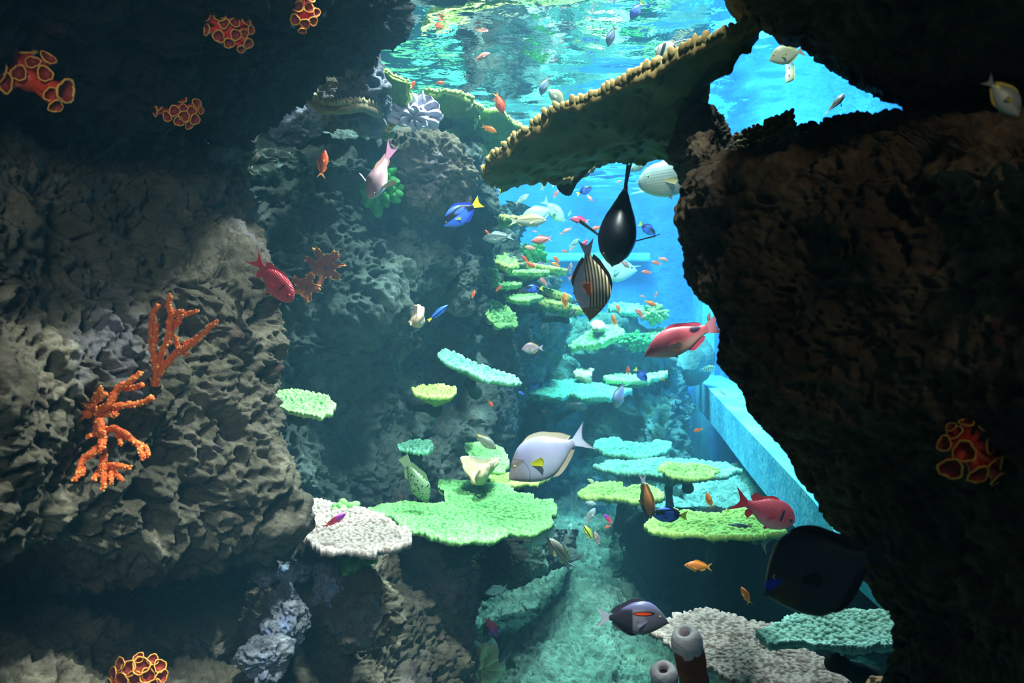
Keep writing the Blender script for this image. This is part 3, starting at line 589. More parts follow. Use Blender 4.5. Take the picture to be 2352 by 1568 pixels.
plate('table_coral', [(1745, 1455), (1780, 1435), (1815, 1412), (1870, 1405), (1940, 1402), (2000, 1405), (2080, 1412), (2110, 1440), (2080, 1470), (2000, 1490), (1900, 1480), (1820, 1475), (1780, 1480)], 1.75, CM['aqua'], 'pale aqua ridged coral plate against the lower right rock', n=(0, -0.1, 1), knob=0.0085, N=460, Mr=80, stem=(2000, 1560, 1.8), under=0.4, teeth=0.007, jag=0.8)
# big bridging plate seen from below
A3 = [P(1100, 400, 2.05), P(1130, 360, 1.98), P(1200, 305, 1.88), P(1290, 250, 1.78), P(1400, 195, 1.68), P(1500, 145, 1.6), P(1620, 90, 1.52), P(1765, 35, 1.42),
      P(1700, 120, 1.58), P(1640, 165, 1.68), P(1600, 235, 1.78), P(1598, 300, 1.85), P(1560, 352, 1.95), P(1500, 352, 2.0), P(1420, 360, 2.1), P(1330, 378, 2.2), P(1250, 402, 2.25), P(1150, 428, 2.2)]
ctr = P(1420, 290, 1.85)
A3 = np.array(A3); nn = np.linalg.svd(A3-A3.mean(0))[2][2]; nn = nn*(1 if nn[2] > 0 else -1)
plate3('shelf_coral', A3, ctr, nn, CM['olive'], 'huge dark olive shelf coral with toothed brown rim bridging the upper middle', 0.017, 0.006, 700, 50, None, 0.5, 0.06, teeth=0.016)
mass('rock_stalk', [[(1572, 200+0, 2.05), (1590, 232, 1.80), (1620, 240, 1.72), (1645, 262, 1.75), (1650, 275, 2.0)], [(1560, 280, 2.0), (1575, 290, 1.72), (1610, 290, 1.60), (1648, 290, 1.62), (1668, 300, 1.9)],
     [(1540, 345, 2.0), (1560, 345, 1.66), (1610, 345, 1.52), (1665, 345, 1.55), (1700, 350, 1.9)], [(1560, 385, 2.0), (1585, 390, 1.62), (1630, 390, 1.46), (1690, 385, 1.5), (1740, 390, 1.9)], [(1580, 450, 2.0), (1600, 450, 1.65), (1650, 450, 1.46), (1720, 450, 1.5), (1760, 450, 1.9)]],
     110, 110, 'rock_brown', 'brown rock stalk joining the olive shelf coral to the right rock', 0.6, 0.6, 61.0)
plate('shelf_coral', [(1675, 345), (1690, 318), (1730, 298), (1775, 280), (1815, 262), (1832, 280), (1815, 310), (1760, 335), (1700, 350)], 1.75, CM['olive'], 'small dark green toothed coral fan on top of the right rock', n=(-0.2, -0.75, 0.6), knob=0.013, N=300, Mr=30, stem=(1770, 360, 1.8), teeth=0.014, under=0.1)
plate('shelf_coral', [(1255, 402), (1280, 398), (1320, 392), (1380, 372), (1350, 395), (1310, 410), (1275, 412)], 2.3, CM['olive'], 'small brown rimmed coral lobe under the big olive shelf', n=(0.3, -0.35, 0.9), knob=0.012, N=160, Mr=20, stem=(1340, 370, 2.25), under=0.2, stem_r=0.02)
# green shelves on the reef crest and the middle wall
def disc(px, py, d, rx, ry, n, mat, label, knob=0.012, stem=None, **k):
    c = P(px, py, d); n = np.array(n, float); n /= np.linalg.norm(n)
    e1 = np.cross([0, 1, 0], n); e1 /= np.linalg.norm(e1); e2 = np.cross(n, e1); rg = random.Random(int(px*7+py))
    ph = [rg.uniform(0, 6.28) for _ in range(3)]
    W3 = np.array([c+(e1*math.cos(a)*rx+e2*math.sin(a)*ry)*(1+0.10*math.sin(3*a+ph[0])+0.06*math.sin(5*a+ph[1])+0.04*math.sin(9*a+ph[2])) for a in np.linspace(0, 2*math.pi, 60, endpoint=False)])
    return plate3(k.pop('name', 'table_coral'), W3, c, n, mat, label, knob, k.pop('amp', None), k.pop('N', 260), k.pop('Mr', 24), stem, k.pop('jag', 0.6), k.pop('under', 0.25), **k)
disc(880, 222, 2.95, 0.075, 0.10, (0.45, 0.62, 0.6), CM['dgreen'], 'dark green coral fan at the top, left of the lilac coral', 0.012, (840, 270, 3.0), teeth=0.010)
disc(1040, 248, 3.2, 0.10, 0.12, (0.30, 0.2, 0.9), CM['dgreen'], 'dark green frilled coral directly right of the lilac coral top', 0.014, (1000, 300, 3.25), teeth=0.012)
disc(1110, 300, 3.4, 0.14, 0.16, (0.22, 0.30, 0.9), CM['dgreen'], 'broad dark green coral fan with yellow rim, under the small orange fish', 0.012, (1060, 335, 3.45), teeth=0.010, under=0.12, N=340)
disc(1102, 352, 3.4, 0.04, 0.06, (0.5, 0.2, 0.7), CM['dgreen'], 'small green coral frill hugging the rock left of the olive shelf', 0.010, (1085, 370, 3.4), teeth=0.007)
disc(1125, 500, 3.9, 0.13, 0.16, (0.08, -0.03, 1), CM['dgreen'], 'green coral shelf just right of the nearer blue tang', 0.015, (1070, 530, 4.0), teeth=0.012, under=0.3)
disc(1115, 482, 4.0, 0.05, 0.08, (0.7, 0.1, 0.5), CM['dgreen'], 'small green coral lobe behind the tail of the nearer blue tang', 0.014, (1090, 500, 4.1), teeth=0.01)
disc(1140, 590, 4.3, 0.10, 0.16, (0.35, -0.20, 0.9), CM['dgreen'], 'fan of green coral topmost on the stacked middle shelves', 0.017, (1110, 620, 4.4), teeth=0.012)
disc(1200, 607, 4.6, 0.19, 0.2, (0.16, -0.03, 1), CM['dgreen'], 'second highest green coral shelf of the middle stack', 0.018, (1130, 640, 4.7), teeth=0.012)
disc(1185, 624, 4.35, 0.12, 0.16, (0.03, -0.05, 1), CM['lime'], 'pale edged green coral shelf just below the red headed fish pair', 0.016, (1130, 650, 4.5), teeth=0.011)
disc(1150, 650, 4.2, 0.07, 0.12, (0.1, -0.12, 1), CM['lime'], 'short light green coral shelf left of the small middle blue tang', 0.015, (1120, 670, 4.3), teeth=0.01)
disc(1240, 664, 4.7, 0.14, 0.18, (0.28, -0.03, 1), CM['dgreen'], 'dark green coral shelf right of the small middle blue tang', 0.018, (1180, 690, 4.9), teeth=0.012)
disc(1190, 680, 4.2, 0.08, 0.13, (0.08, -0.14, 1), CM['lime'], 'light green coral shelf beneath the small middle blue tang', 0.015, (1150, 700, 4.3), teeth=0.01)
disc(1250, 690, 4.5, 0.13, 0.16, (0.22, -0.04, 1), CM['dgreen'], 'green coral shelf below the orange fish with a yellow tail', 0.017, (1190, 715, 4.7), teeth=0.012)
disc(1305, 706, 4.9, 0.12, 0.16, (0.14, -0.03, 1), CM['dgreen'], 'lowest dark green coral shelf, pointing at the striped surgeonfish head', 0.018, (1250, 730, 5.1), teeth=0.012)
disc(1150, 724, 4.0, 0.065, 0.10, (0.55, -0.45, 0.8), CM['lime'], 'tilted light green coral plate on the rock above the grey goatfish', 0.014, (1125, 740, 4.1), teeth=0.008)
disc(1378, 772, 6.5, 0.17, 0.2, (-0.35, -0.18, 1), CM['lime'], 'slanting pale green coral plate on the left of the far mound', 0.024, (1400, 800, 6.9))
disc(1440, 708, 7.0, 0.13, 0.2, (0.05, -0.12, 1), CM['teal'], 'grey green coral table on the summit of the far mound', 0.025, (1440, 760, 7.3), under=0.7)
disc(1500, 775, 6.8, 0.11, 0.14, (-0.3, -0.3, 1), CM['lime'], 'pale green coral plate touching the nose of the pink hogfish', 0.024, (1500, 800, 7.0))

# reef behind the middle crest: hidden directly, mirrored by the water surface
XR = [500, 800, 950, 1080, 1180, 1290, 1380, 1460, 1530, 1580]
rowsR = [R([560, 540, 545, 560, 600, 700, 800, 815, 830, 840], XR, [9.4]*10), R([590, 570, 575, 590, 630, 725, 812, 825, 835, 850], XR, [8.7, 8.7, 8.6, 8.6, 8.6, 8.7, 8.8, 8.8, 8.8, 8.9]),
 R([700, 680, 680, 690, 720, 790, 850, 860, 865, 870], XR, [8.3, 8.2, 8.1, 8.0, 8.0, 8.2, 8.4, 8.4, 8.5, 8.6]), R([860, 860, 860, 860, 870, 880, 900, 910, 910, 910], XR, [7.8]*10), R([1000]*10, XR, [7.2]*10)]
mass('reef_rock', rowsR, 110, 220, 'rock_far', 'far reef slope beside the back wall, mirrored in the water surface', 2.6, 0.9, 71.0)
_bk = [(900, 560, 8.6, 0.5, 'mint'), (1030, 600, 8.1, 0.42, 'yellow'), (1120, 660, 7.9, 0.5, 'mint'), (960, 690, 7.8, 0.45, 'lime'), (1200, 730, 7.9, 0.4, 'teal'), (1080, 770, 7.6, 0.5, 'mint'),
       (1370, 845, 8.3, 0.42, 'mint'), (1500, 850, 8.4, 0.38, 'lime'), (820, 640, 8.0, 0.45, 'mint')]
for i, (x, y, d, r, k) in enumerate(_bk):
    disc(x, y, d, r, r*0.9, (0.05*((i*7) % 5-2), -0.1, 1), CM[k], ['highest', 'upper', 'middle', 'outer', 'lower', 'lowest', 'mound side', 'wall side', 'innermost'][i]+' wide '+{'mint': 'mint', 'yellow': 'yellow green', 'lime': 'light green', 'teal': 'teal'}[k]+' table coral on the far slope, mirrored in the water', 0.03, (x, y+40, d+0.2), group='table corals of the hidden far slope')

# ------------------------------------------------------------------ cup, branching, ruffled corals
def frame(px, py, d, x, y, z):
    """offset in metres: right, up, toward the viewer"""
    return P(px, py, d)+x*RT+y*UP-z*FW
sunm = plain('red_cup_coral', 'b82814', 'e0481e', 30, 0.45, 0.002, 0.5); rimm = plain('yellow_orange_rim', 'e88a30', 'f0b050', 40, 0.5); cupm = plain('dark_red_cup', '6a1208', '98240e', 40, 0.6)
sunm2 = plain('crimson_cup_coral', 'b01c1c', 'e03028', 30, 0.45, 0.002, 0.5)
def cup_cluster(px, py, d, polyps, mat, label, ls=1.0, seed=1):
    """polyps: picture offsets (dx, dy, size px, lean toward viewer)"""
    d = rd(px, py, d, 48*ls)+0.01; rg = random.Random(seed); u = d/F; c = frame(px, py, d, 0, 0, 0)
    root = empty('cup_coral', c, label, 'coral')
    b = MB(); b.ball(c, [27*u*ls, 30*u*ls, 20*u*ls], 10, 16, 6*u, 20); b.build('base', mat, root)
    for (dx, dy, r, lean) in polyps:
        r = r*u*0.92; end = frame(px+dx, py+dy, d, 0, 0, (18+26*lean)*u*ls)
        st = c+(end-c)*0.15; di = end-st; di = di/np.linalg.norm(di)
        di2 = di*(1-0.25*lean)+(-FW)*0.40*lean+np.array([rg.uniform(-.15, .15), 0, rg.uniform(-.15, .15)]); di2 /= np.linalg.norm(di2)
        mid = st*0.45+end*0.55
        pts = [st, mid, end-di2*r*0.8, end-di2*0.35*r, end]
        bb = MB(); bb.tube(pts, [r*0.9, r*0.62, r*0.66, r*0.86, r*1.10], 14, r*0.10, False, None, 0, 60); po = bb.build('polyp', mat, root)
        q = Vector(di2).to_track_quat('Z', 'Y').to_matrix(); Q = np.array(q)
        th = np.linspace(0, 2*math.pi, 22, endpoint=False); V = []
        for (rr_, zz) in ((1.06, -0.14), (1.20, 0.02), (1.18, 0.14), (1.04, 0.14), (0.95, 0.02)):
            wob = 1+0.09*np.sin(th*3+dx)+0.05*np.sin(th*7)
            V.append(end+(np.stack([np.cos(th)*rr_*r*wob, np.sin(th)*rr_*r*wob, np.full(22, zz*r)], 1))@Q.T)
        V = np.vstack(V); o_ = mk('rim', V, quads(5, 22, True), rimm, po)
        o_.location = Vector(V.mean(0))-Vector(po.location)-root.location
        V = []
        for (rr_, zz) in ((1.0, 0.06), (0.86, -0.25), (0.62, -0.55), (0.3, -0.68), (0.02, -0.70)):
            V.append(end+(np.stack([np.cos(th)*rr_*r, np.sin(th)*rr_*r, np.full(22, zz*r+0.32*r*0.25)], 1))@Q.T)
        V = np.vstack(V); o_ = mk('mouth', V, quads(5, 22, True), cupm, po); o_.location = Vector(V.mean(0))-Vector(po.location)-root.location
    return root
cup_cluster(70, 185, 1.33, [(-62, -45, 24, .6), (-30, -58, 20, .3), (2, -60, 21, 0), (26, -30, 16, .7), (52, -45, 18, .1), (52, -5, 17, .6), (-2, -4, 17, .9), (-44, -8, 22, .9), (-80, 5, 18, .8), (-32, 18, 22, .9), (66, 42, 16, .6), (92, 30, 26, .1), (72, 66, 16, .3), (-75, -30, 22, .8)], sunm, 'large red cup coral with yellow rims hanging at the far left edge', 1.2, 3)
cup_cluster(525, 70, 1.55, [(-54, -42, 13, .5), (-30, -48, 14, .6), (-10, -45, 10, .3), (-40, -20, 12, .7), (-8, -22, 14, .8), (20, -38, 13, .5), (0, -5, 12, .9), (24, -8, 11, .7), (48, -14, 12, .4), (58, 6, 10, .3), (26, 20, 12, .7), (44, 16, 10, .5), (-14, 22, 14, .5), (8, 36, 12, .3), (52, 38, 12, .4), (36, 48, 11, .2), (-42, 6, 13, .4)], sunm2, 'crimson cup coral on the overhang, larger of the top pair', 0.9, 4)
cup_cluster(700, 32, 1.75, [(-28, -32, 12, .5), (-4, -34, 11, .5), (18, -26, 11, .5), (-32, -8, 12, .7), (-8, -6, 13, .9), (16, -4, 11, .8), (32, 4, 9, .4), (-16, 22, 12, .6), (6, 30, 11, .5), (24, 24, 10, .4), (-2, 44, 9, .1)], sunm2, 'small crimson cup coral at the top edge near the overhang tip', 0.8, 5)
cup_cluster(410, 258, 1.60, [(-54, -32, 11, .7), (-30, -34, 12, .8), (-4, -26, 11, .8), (16, -24, 12, .7), (-32, -8, 12, .8), (2, 4, 12, .8), (50, -14, 12, .4), (22, -2, 9, .8), (40, 4, 10, .7), (58, 0, 9, .3), (24, 16, 12, .8), (46, 22, 12, .5), (10, 26, 11, .5), (32, 34, 10, .3), (-16, 16, 12, .6), (-44, 4, 11, .5)], sunm, 'dull red cup coral in the shade where overhang meets wall', 0.85, 6)
cup_cluster(328, 1545, 1.66, [(-52, -12, 15, .6), (-36, -34, 14, .7), (-14, -26, 17, .9), (14, -32, 19, .9), (4, -46, 12, .5), (36, -42, 12, .5), (-30, 2, 18, .9), (0, -4, 17, .9), (28, -10, 16, .9), (52, -28, 14, .5), (56, -4, 15, .5), (-60, 14, 17, .6), (-24, 26, 20, .9), (10, 24, 18, .9), (42, 16, 17, .8), (-4, 50, 18, .8), (-40, 44, 18, .7), (58, 30, 15, .5)], sunm, 'dense red cup coral mound at the bottom left edge', 1.15, 7)
cup_cluster(2218, 1030, 1.05, [(-38, -40, 18, .3), (-60, -14, 18, .3), (-22, 2, 24, .9), (-52, 40, 26, .9), (10, 54, 24, .9), (40, -8, 17, .6), (58, -20, 16, .4), (30, -50, 14, .2), (48, 34, 20, .8), (70, 28, 18, .5), (58, 64, 20, .7), (-8, -62, 16, .2), (-44, -52, 12, .2)], sunm, 'dim red cup coral growing on the dark right rock', 1.0, 8)
gorm = plain('orange_branching_coral', 'd04818', 'ec7430', 45, 0.6, 0.003); nubm = plain('pale_orange_polyps', 'e88a3c', 'f4b060', 60, 0.6); holdm = plain('grey_brown_holdfast', '6c5a48', '8a7862', 40, 0.8, 0.002)
def branch_coral(px, py, d, branches, label, base_r=12):
    d = rd(px, py, d)-0.01; u = d/F; rg = random.Random(int(px)); root = empty('branching_coral', P(px, py, d), label, 'coral')
    b = MB(); b.tube([P(px, py+8, d+0.06), P(px, py, d), P(px, py, d-0.01)], [base_r*1.5*u, base_r*1.2*u, base_r*0.8*u], 14, 2*u, True, None, 0, 90); b.build('holdfast', holdm, root)
    for br in branches:
        w0 = br[0]*0.84; pts = []
        n = len(br)-1
        for i, (x, y) in enumerate(br[1:]):
            pts.append(P(x, y, d-0.02-0.045*math.sin(1.3*i/(n)+rg.random()*0.4)))
        pts = np.array(pts); m = max(8, int(np.linalg.norm(np.diff(pts, axis=0), axis=1).sum()/u/5))
        pts = crm(len(pts), m)@pts; pts = pts+np.stack([noise(pts*70+k*9) for k in range(3)], 1)*2.5*u
        rad = np.linspace(w0, w0*0.62, m)*u*(1+0.18*noise(pts*180)); b = MB()
        b.tube(pts, rad, 12, 1.6*u, True, None, 0, 150)
        for i in range(1, m):
            for q in range(3):
                a = rg.uniform(0, 6.28); o_ = (RT*math.cos(a)+UP*math.sin(a)*0.9-FW*rg.uniform(-0.1, 0.9)); o_ /= np.linalg.norm(o_)
                c = pts[i]+o_*rad[i]*0.95; b.ball(c, [w0*0.34*u*rg.uniform(.7, 1.3)]*3, 5, 7, 0, 30, None, 1 if rg.random() < 0.42 else 0)
        b.build('branch', [gorm, nubm], root)
    return root
branch_coral(356, 890, 1.74, [(11, (356, 885), (358, 840), (352, 800), (358, 760), (352, 725), (362, 700)), (9, (352, 800), (348, 770), (350, 735), (358, 715)), (10, (358, 860), (372, 810), (385, 775), (392, 735), (388, 700), (390, 682)),
 (9, (388, 770), (402, 745), (420, 725), (450, 715)), (8, (405, 745), (415, 728), (420, 712)), (10, (362, 865), (385, 835), (405, 810), (425, 800), (455, 780), (478, 755), (496, 740)), (8, (415, 808), (405, 785), (398, 768)), (8, (425, 790), (445, 782), (448, 775)), (8, (408, 808), (422, 808), (432, 815)), (8, (385, 740), (400, 722), (414, 716))],
 'tall orange branching coral pointing up on the left rock wall', 14)
branch_coral(215, 950, 1.62, [(11, (218, 948), (250, 930), (270, 895), (295, 880), (322, 856)), (10, (240, 938), (275, 932), (320, 925), (352, 913)), (9, (290, 890), (315, 888), (328, 884)), (12, (215, 945), (195, 925), (165, 918), (142, 918)), (9, (210, 935), (195, 915), (178, 895)),
 (9, (212, 930), (222, 908), (232, 892)), (9, (215, 925), (232, 912), (245, 906)), (10, (230, 950), (255, 952), (268, 950)), (13, (205, 950), (175, 955), (148, 955)), (11, (215, 938), (205, 930), (190, 918))],
 'orange branching coral spreading sideways, middle of the left trio', 16)
branch_coral(228, 965, 1.60, [(14, (225, 965), (232, 990), (238, 1010), (232, 1030)), (10, (238, 992), (262, 985), (290, 998), (315, 1018), (325, 1040), (330, 1052)), (9, (318, 1020), (335, 1030), (342, 1046)), (8, (270, 988), (275, 1008), (278, 1020)), (11, (235, 1020), (212, 1040), (190, 1055), (180, 1085), (172, 1104)), (9, (188, 1060), (192, 1075), (190, 1088)),
 (11, (236, 1020), (238, 1045), (240, 1070), (238, 1095), (238, 1122)), (9, (240, 1068), (260, 1068), (285, 1072), (300, 1074)), (9, (250, 1072), (268, 1088), (280, 1100)), (8, (256, 1078), (256, 1095), (256, 1108)), (9, (236, 1070), (222, 1090), (218, 1100)), (9, (228, 992), (212, 1000), (200, 1002))],
 'orange branching coral hanging downward, lowest of the left trio', 15)
def ruffle(px, py, d, R0, label, mat, rm, lobes=7, depth=0.42, wav=0.25, name='ruffled_coral', tilt=(0, 0), sy=1.0, seed=0, thick=0.06, ru2=23):
    d = rd(px, py, d)-0.03; u = d/F; R0 = R0*u; c = P(px, py, d); nu, nv = 26, 360; th = np.linspace(0, 2*math.pi, nv, endpoint=False); s = np.linspace(0.05, 1, nu)
    Sg, Tg = np.meshgrid(s, th, indexing='ij')
    lb = np.tanh(2.4*np.sin(lobes*Tg+seed+0.7*np.sin(2*Tg)))*(0.8+0.2*np.sin(3*Tg+seed))
    rad = R0*Sg*(1-depth*0.5*Sg**1.5*(1-lb)*0.9+0.05*Sg**3*np.sin(31*Tg)); ang = Tg+0.10*Sg**2*np.sin(3*Tg+seed*3)
    z = R0*(0.55*Sg**1.3+wav*0.35*Sg**2*np.sin(lobes*Tg*2+1+seed)+0.05*Sg**3*np.sin(37*Tg)-0.12*Sg**8)+0.025*R0*np.sin(ru2*3*Tg)*Sg
    X = rad*np.cos(ang); Y = rad*np.sin(ang)*sy
    up = UP*math.cos(tilt[1])-FW*math.sin(tilt[1]); n = -FW*math.cos(tilt[1])-UP*math.sin(tilt[1])*1.0; rt = RT*math.cos(tilt[0])-FW*math.sin(tilt[0])
    fr = c+X[..., None]*rt+Y[..., None]*up+z[..., None]*n
    bk = fr-n*(R0*thick*(1.3-Sg))[..., None]-n*R0*0.03
    V = np.vstack([fr.reshape(-1, 3), bk[::-1].reshape(-1, 3)])
    A = np.concatenate([np.clip((Sg.ravel()-0.9)*9, 0, 1), np.clip((Sg[::-1].ravel()-0.96)*9, 0, 1)])
    root = empty(name, c, label, 'coral'); mk('ruffle', V, quads(2*nu, nv, True), mat, root, True, A)
    b = MB(); b.tube([c+FW*R0*0.7, c, c+n*0.02*R0], [R0*0.4, R0*0.25, R0*0.1], 12, R0*0.05); b.build('stalk', rm, root)
    return root
rufm = coral_mat('orange_ruffled_coral', 'a03c18', 'f0b460'); grm = M['rock_mid']
ruffle(748, 614, 2.50, 50, 'orange ruffled coral with yellow frilly edge beside the red fish, larger one', rufm, grm, 7, 0.62, 0.45, seed=1.0)
ruffle(704, 660, 2.45, 36, 'smaller orange ruffled coral just below the larger one', rufm, grm, 5, 0.55, 0.4, seed=2.2, sy=1.1)
lilm = coral_mat('lilac_leather_coral', 'a098bc', 'e0d6f0')
def petals(px, py, d, specs, label, mat, name='leather_coral', cat='coral', part='fold'):
    u = d/F; c = P(px, py, d); root = empty(name, c, label, cat)
    for i, (a, ln, w, th, z) in enumerate(specs):
        a = math.radians(a); di = RT*math.cos(a)+UP*math.sin(a)-FW*z; di /= np.linalg.norm(di)
        side = np.cross(di, FW); side /= np.linalg.norm(side); nn_ = np.cross(side, di)
        nu, nv = 22, 28; t_ = np.linspace(0, 1, nu); v_ = np.linspace(0, 2*math.pi, nv, endpoint=False)
        prof = (0.30+0.75*np.sin(t_*1.5))*np.sqrt(np.clip(1-t_**5, 0, 1))+0.01
        T_, V_ = np.meshgrid(t_, v_, indexing='ij'); pr = prof[:, None]
        wv = 0.18*np.sin(T_*7+i)*th*u
        Vx = c+di*(ln*u*T_)[..., None]+side*(np.cos(V_)*w*u*pr)[..., None]+nn_*(np.sin(V_)*th*u*pr+wv+th*0.6*u*np.cos(np.cos(V_)*3+i))[..., None]
        Vx = Vx.reshape(-1, 3); Vx = Vx+(Vx-c)*(0.05*noise(Vx/(18*u)))[:, None]
        Fq = quads(nu, nv, True).tolist()
        mk(part, Vx, Fq, mat, root, True, np.repeat(t_**2*0.9, nv))
    return root
petals(955, 278, 2.95, [(178, 68, 16, 11, .3), (160, 72, 17, 12, .2), (140, 68, 18, 11, .2), (118, 66, 17, 12, .1), (97, 64, 18, 11, .1), (76, 64, 18, 12, .1), (55, 66, 18, 11, .2), (34, 66, 18, 12, .2), (12, 66, 17, 12, .3), (-10, 58, 16, 12, .4),
 (150, 46, 15, 12, .9), (120, 42, 14, 11, .9), (88, 44, 15, 12, .9), (60, 42, 14, 12, .9), (25, 44, 15, 12, .9), (-5, 42, 14, 12, 1), (-50, 32, 12, 12, 1), (-110, 30, 12, 12, 1), (195, 46, 14, 12, .8), (-30, 44, 13, 11, .8)], 'lilac folded leather coral on the rock crest', lilm)
leam = coral_mat('pale_green_leather_coral', '8fa878', 'd0dca8')
petals(1112, 1530, 3.0, [(110, 62, 26, 20, .3), (75, 66, 27, 20, .3), (40, 56, 24, 20, .4), (10, 50, 22, 18, .4), (-30, 46, 22, 18, .5), (-70, 44, 22, 18, .5), (-120, 40, 20, 18, .5), (60, 30, 18, 18, 1)], 'pale green fleshy coral at the bottom centre edge', leam, part='lobe')
def lobed(px, py, d, w, h, n, r, mat, label, name='lobed_coral', seed=0, depth=None, up_bias=0.0):
    u = d/F; c = P(px, py, d); rg = random.Random(seed); root = empty(name, c, label, 'coral'); b = MB()
    b.ball(c+FW*r*u*0.6, [w*u*0.85, (depth or w*0.7)*u*0.8, h*u*0.85], 14, 22, 3*u, 18); b.build('base', mat, root); b = MB()
    for i in range(n):
        k = (i+0.5)/n; ph = i*2.39996; rr_ = math.sqrt(k)
        ph += rg.uniform(-.25, .25); rr_ *= rg.uniform(.9, 1.05); x = math.cos(ph)*rr_*w; y = math.sin(ph)*rr_*h; z = (1-0.75*rr_**2)*(depth or w*0.7)
        o_ = RT*x+UP*y-FW*z; dn = o_/np.linalg.norm(o_); q = c+o_*u
        s_ = r*u*rg.uniform(0.7, 1.4)
        b.ball(q-dn*s_*0.3, [s_*0.85, s_*0.85, s_*1.5], 9, 14, s_*0.22, 70, 0.35*rg.random(), 0, dn)
    b.build('lobes', mat, root); return root
grl = coral_mat('green_knobby_coral', '2f8a40', '6cc860')
lobed(870, 428, rd(870, 428, 2.6), 48, 58, 62, 11, grl, 'round green knobby coral behind the mauve fish', 'knobby_coral', 3)
grl2 = coral_mat('light_green_lobed_coral', '5fae54', 'a0dc7c')
lobed(798, 1172, 2.5, 32, 20, 26, 10, grl2, 'green lobed coral peeking over the back of the pink plate', seed=4)
lobed(818, 1290, 2.33, 40, 26, 44, 9, grl2, 'light green lobed coral hanging under the pink plate', seed=5)
ylm = coral_mat('yellow_crust_coral', 'b8902c', 'ecd060')
lobed(878, 292, 2.95, 28, 13, 22, 6, ylm, 'small yellow crusty coral below the tan finger shelf', seed=6)
lobed(885, 312, 2.98, 22, 8, 18, 5, CM['yellow'], 'small yellow green fringe coral under the yellow crust', seed=9)
lobed(1125, 640, 4.1, 18, 22, 22, 8, CM['lime'], 'pale yellow green bubbly coral at the left of the stacked shelves', seed=7)
lobed(1500, 722, 6.9, 30, 18, 34, 7, CM['yellow'], 'olive yellow bumpy coral on the far mound summit', seed=8)
lobed(1462, 785, 6.7, 32, 22, 40, 7, grl, 'dark green bumpy coral left of the pink hogfish', seed=10)
lobed(1225, 585, 5.2, 30, 26, 40, 8, grl, 'dim green bushy coral behind the small orange fish', seed=11)
lobed(1150, 1350, 3.3, 10, 6, 8, 4, CM['mint'], 'tiny pale mint coral tuft by the white striped fish', seed=12)
# tan finger shelf and ear corals
def sheet(name, rows, nu, nv, th, mat, label, part='blade', parent=None, edge=None):
    G = net(rows, nu, nv); N_ = normals(G); V1 = (G+N_*th/2); V2 = (G-N_*th/2)[::-1]
    V = np.vstack([V1.reshape(-1, 3), V2.reshape(-1, 3)]); V = V+0.5*th*np.stack([noise(V*40+k) for k in range(3)], 1)
    Fq = (quads(nu, nv)).tolist()+(quads(nu, nv)+nu*nv).tolist()
    n1 = nu*nv
    for j in range(nv-1):
        Fq.append([(nu-1)*nv+j, (nu-1)*nv+j+1, n1+j+1, n1+j]); Fq.append([j+1, j, n1+(nu-1)*nv+j, n1+(nu-1)*nv+j+1])
    for i in range(nu-1):
        Fq.append([i*nv, (i+1)*nv, n1+(nu-2-i)*nv, n1+(nu-1-i)*nv]); Fq.append([(i+1)*nv+nv-1, i*nv+nv-1, n1+(nu-1-i)*nv+nv-1, n1+(nu-2-i)*nv+nv-1])
    e = np.zeros((nu, nv)); e[:2] = 1; A = np.concatenate([e.ravel(), e[::-1].ravel()])
    root = parent or empty(name, G.reshape(-1, 3).mean(0), label, 'coral')
    mk(part, V, np.array(Fq), mat, root, True, A); return root
earm = coral_mat('tan_ear_coral', 'a8946c', 'e0d4b8'); pinkm = coral_mat('peach_leather_coral', 'c8a084', 'ecd0b8')
r_ = sheet('ear_coral', [[(1060, 1050, 3.05), (1085, 1048, 3.2), (1115, 1056, 3.25), (1147, 1052, 3.1)], [(1066, 1075, 3.0), (1088, 1070, 3.1), (1112, 1075, 3.1), (1132, 1072, 3.05)], [(1078, 1098, 3.0), (1092, 1096, 3.02), (1106, 1098, 3.02), (1118, 1096, 3.0)], [(1088, 1112, 3.02), (1096, 1112, 3.0), (1102, 1112, 3.0), (1108, 1112, 3.02)]], 30, 40, 0.008, earm, 'tan folded ear coral standing behind the big green plate')
sheet('ear_coral', [[(1092, 1094, 2.94), (1110, 1072, 2.93), (1130, 1062, 2.98), (1147, 1053, 3.08)], [(1092, 1102, 2.95), (1106, 1084, 2.90), (1122, 1076, 2.94), (1140, 1066, 3.02)], [(1092, 1108, 2.98), (1102, 1100, 2.9), (1114, 1094, 2.92), (1122, 1088, 3.0)], [(1094, 1112, 3.0), (1100, 1112, 2.98), (1106, 1112, 2.98), (1110, 1110, 3.0)]], 26, 34, 0.008, earm, '', 'front_blade', r_)
sheet('leather_coral', [[(955, 704, 2.95), (962, 702, 2.9), (968, 706, 2.95)], [(952, 722, 2.95), (962, 720, 2.86), (972, 722, 2.95)], [(946, 738, 2.95), (958, 736, 2.86), (970, 738, 2.93)], [(942, 742, 2.95), (952, 752, 2.88), (966, 748, 2.93)]], 26, 22, 0.012, pinkm, 'small peach leaf shaped coral left of the slim blue fish')
r_ = sheet('ear_coral', [[(1318, 856, 6.3), (1330, 848, 6.5), (1348, 850, 6.5), (1360, 846, 6.3)], [(1322, 864, 6.2), (1334, 860, 6.2), (1348, 860, 6.2), (1358, 858, 6.2)], [(1334, 872, 6.2), (1342, 872, 6.15), (1350, 872, 6.15), (1356, 870, 6.2)], [(1348, 880, 6.2), (1350, 880, 6.2), (1354, 880, 6.2), (1356, 880, 6.2)]], 20, 30, 0.02, earm, 'far pale green cup coral standing on the wide teal plate')
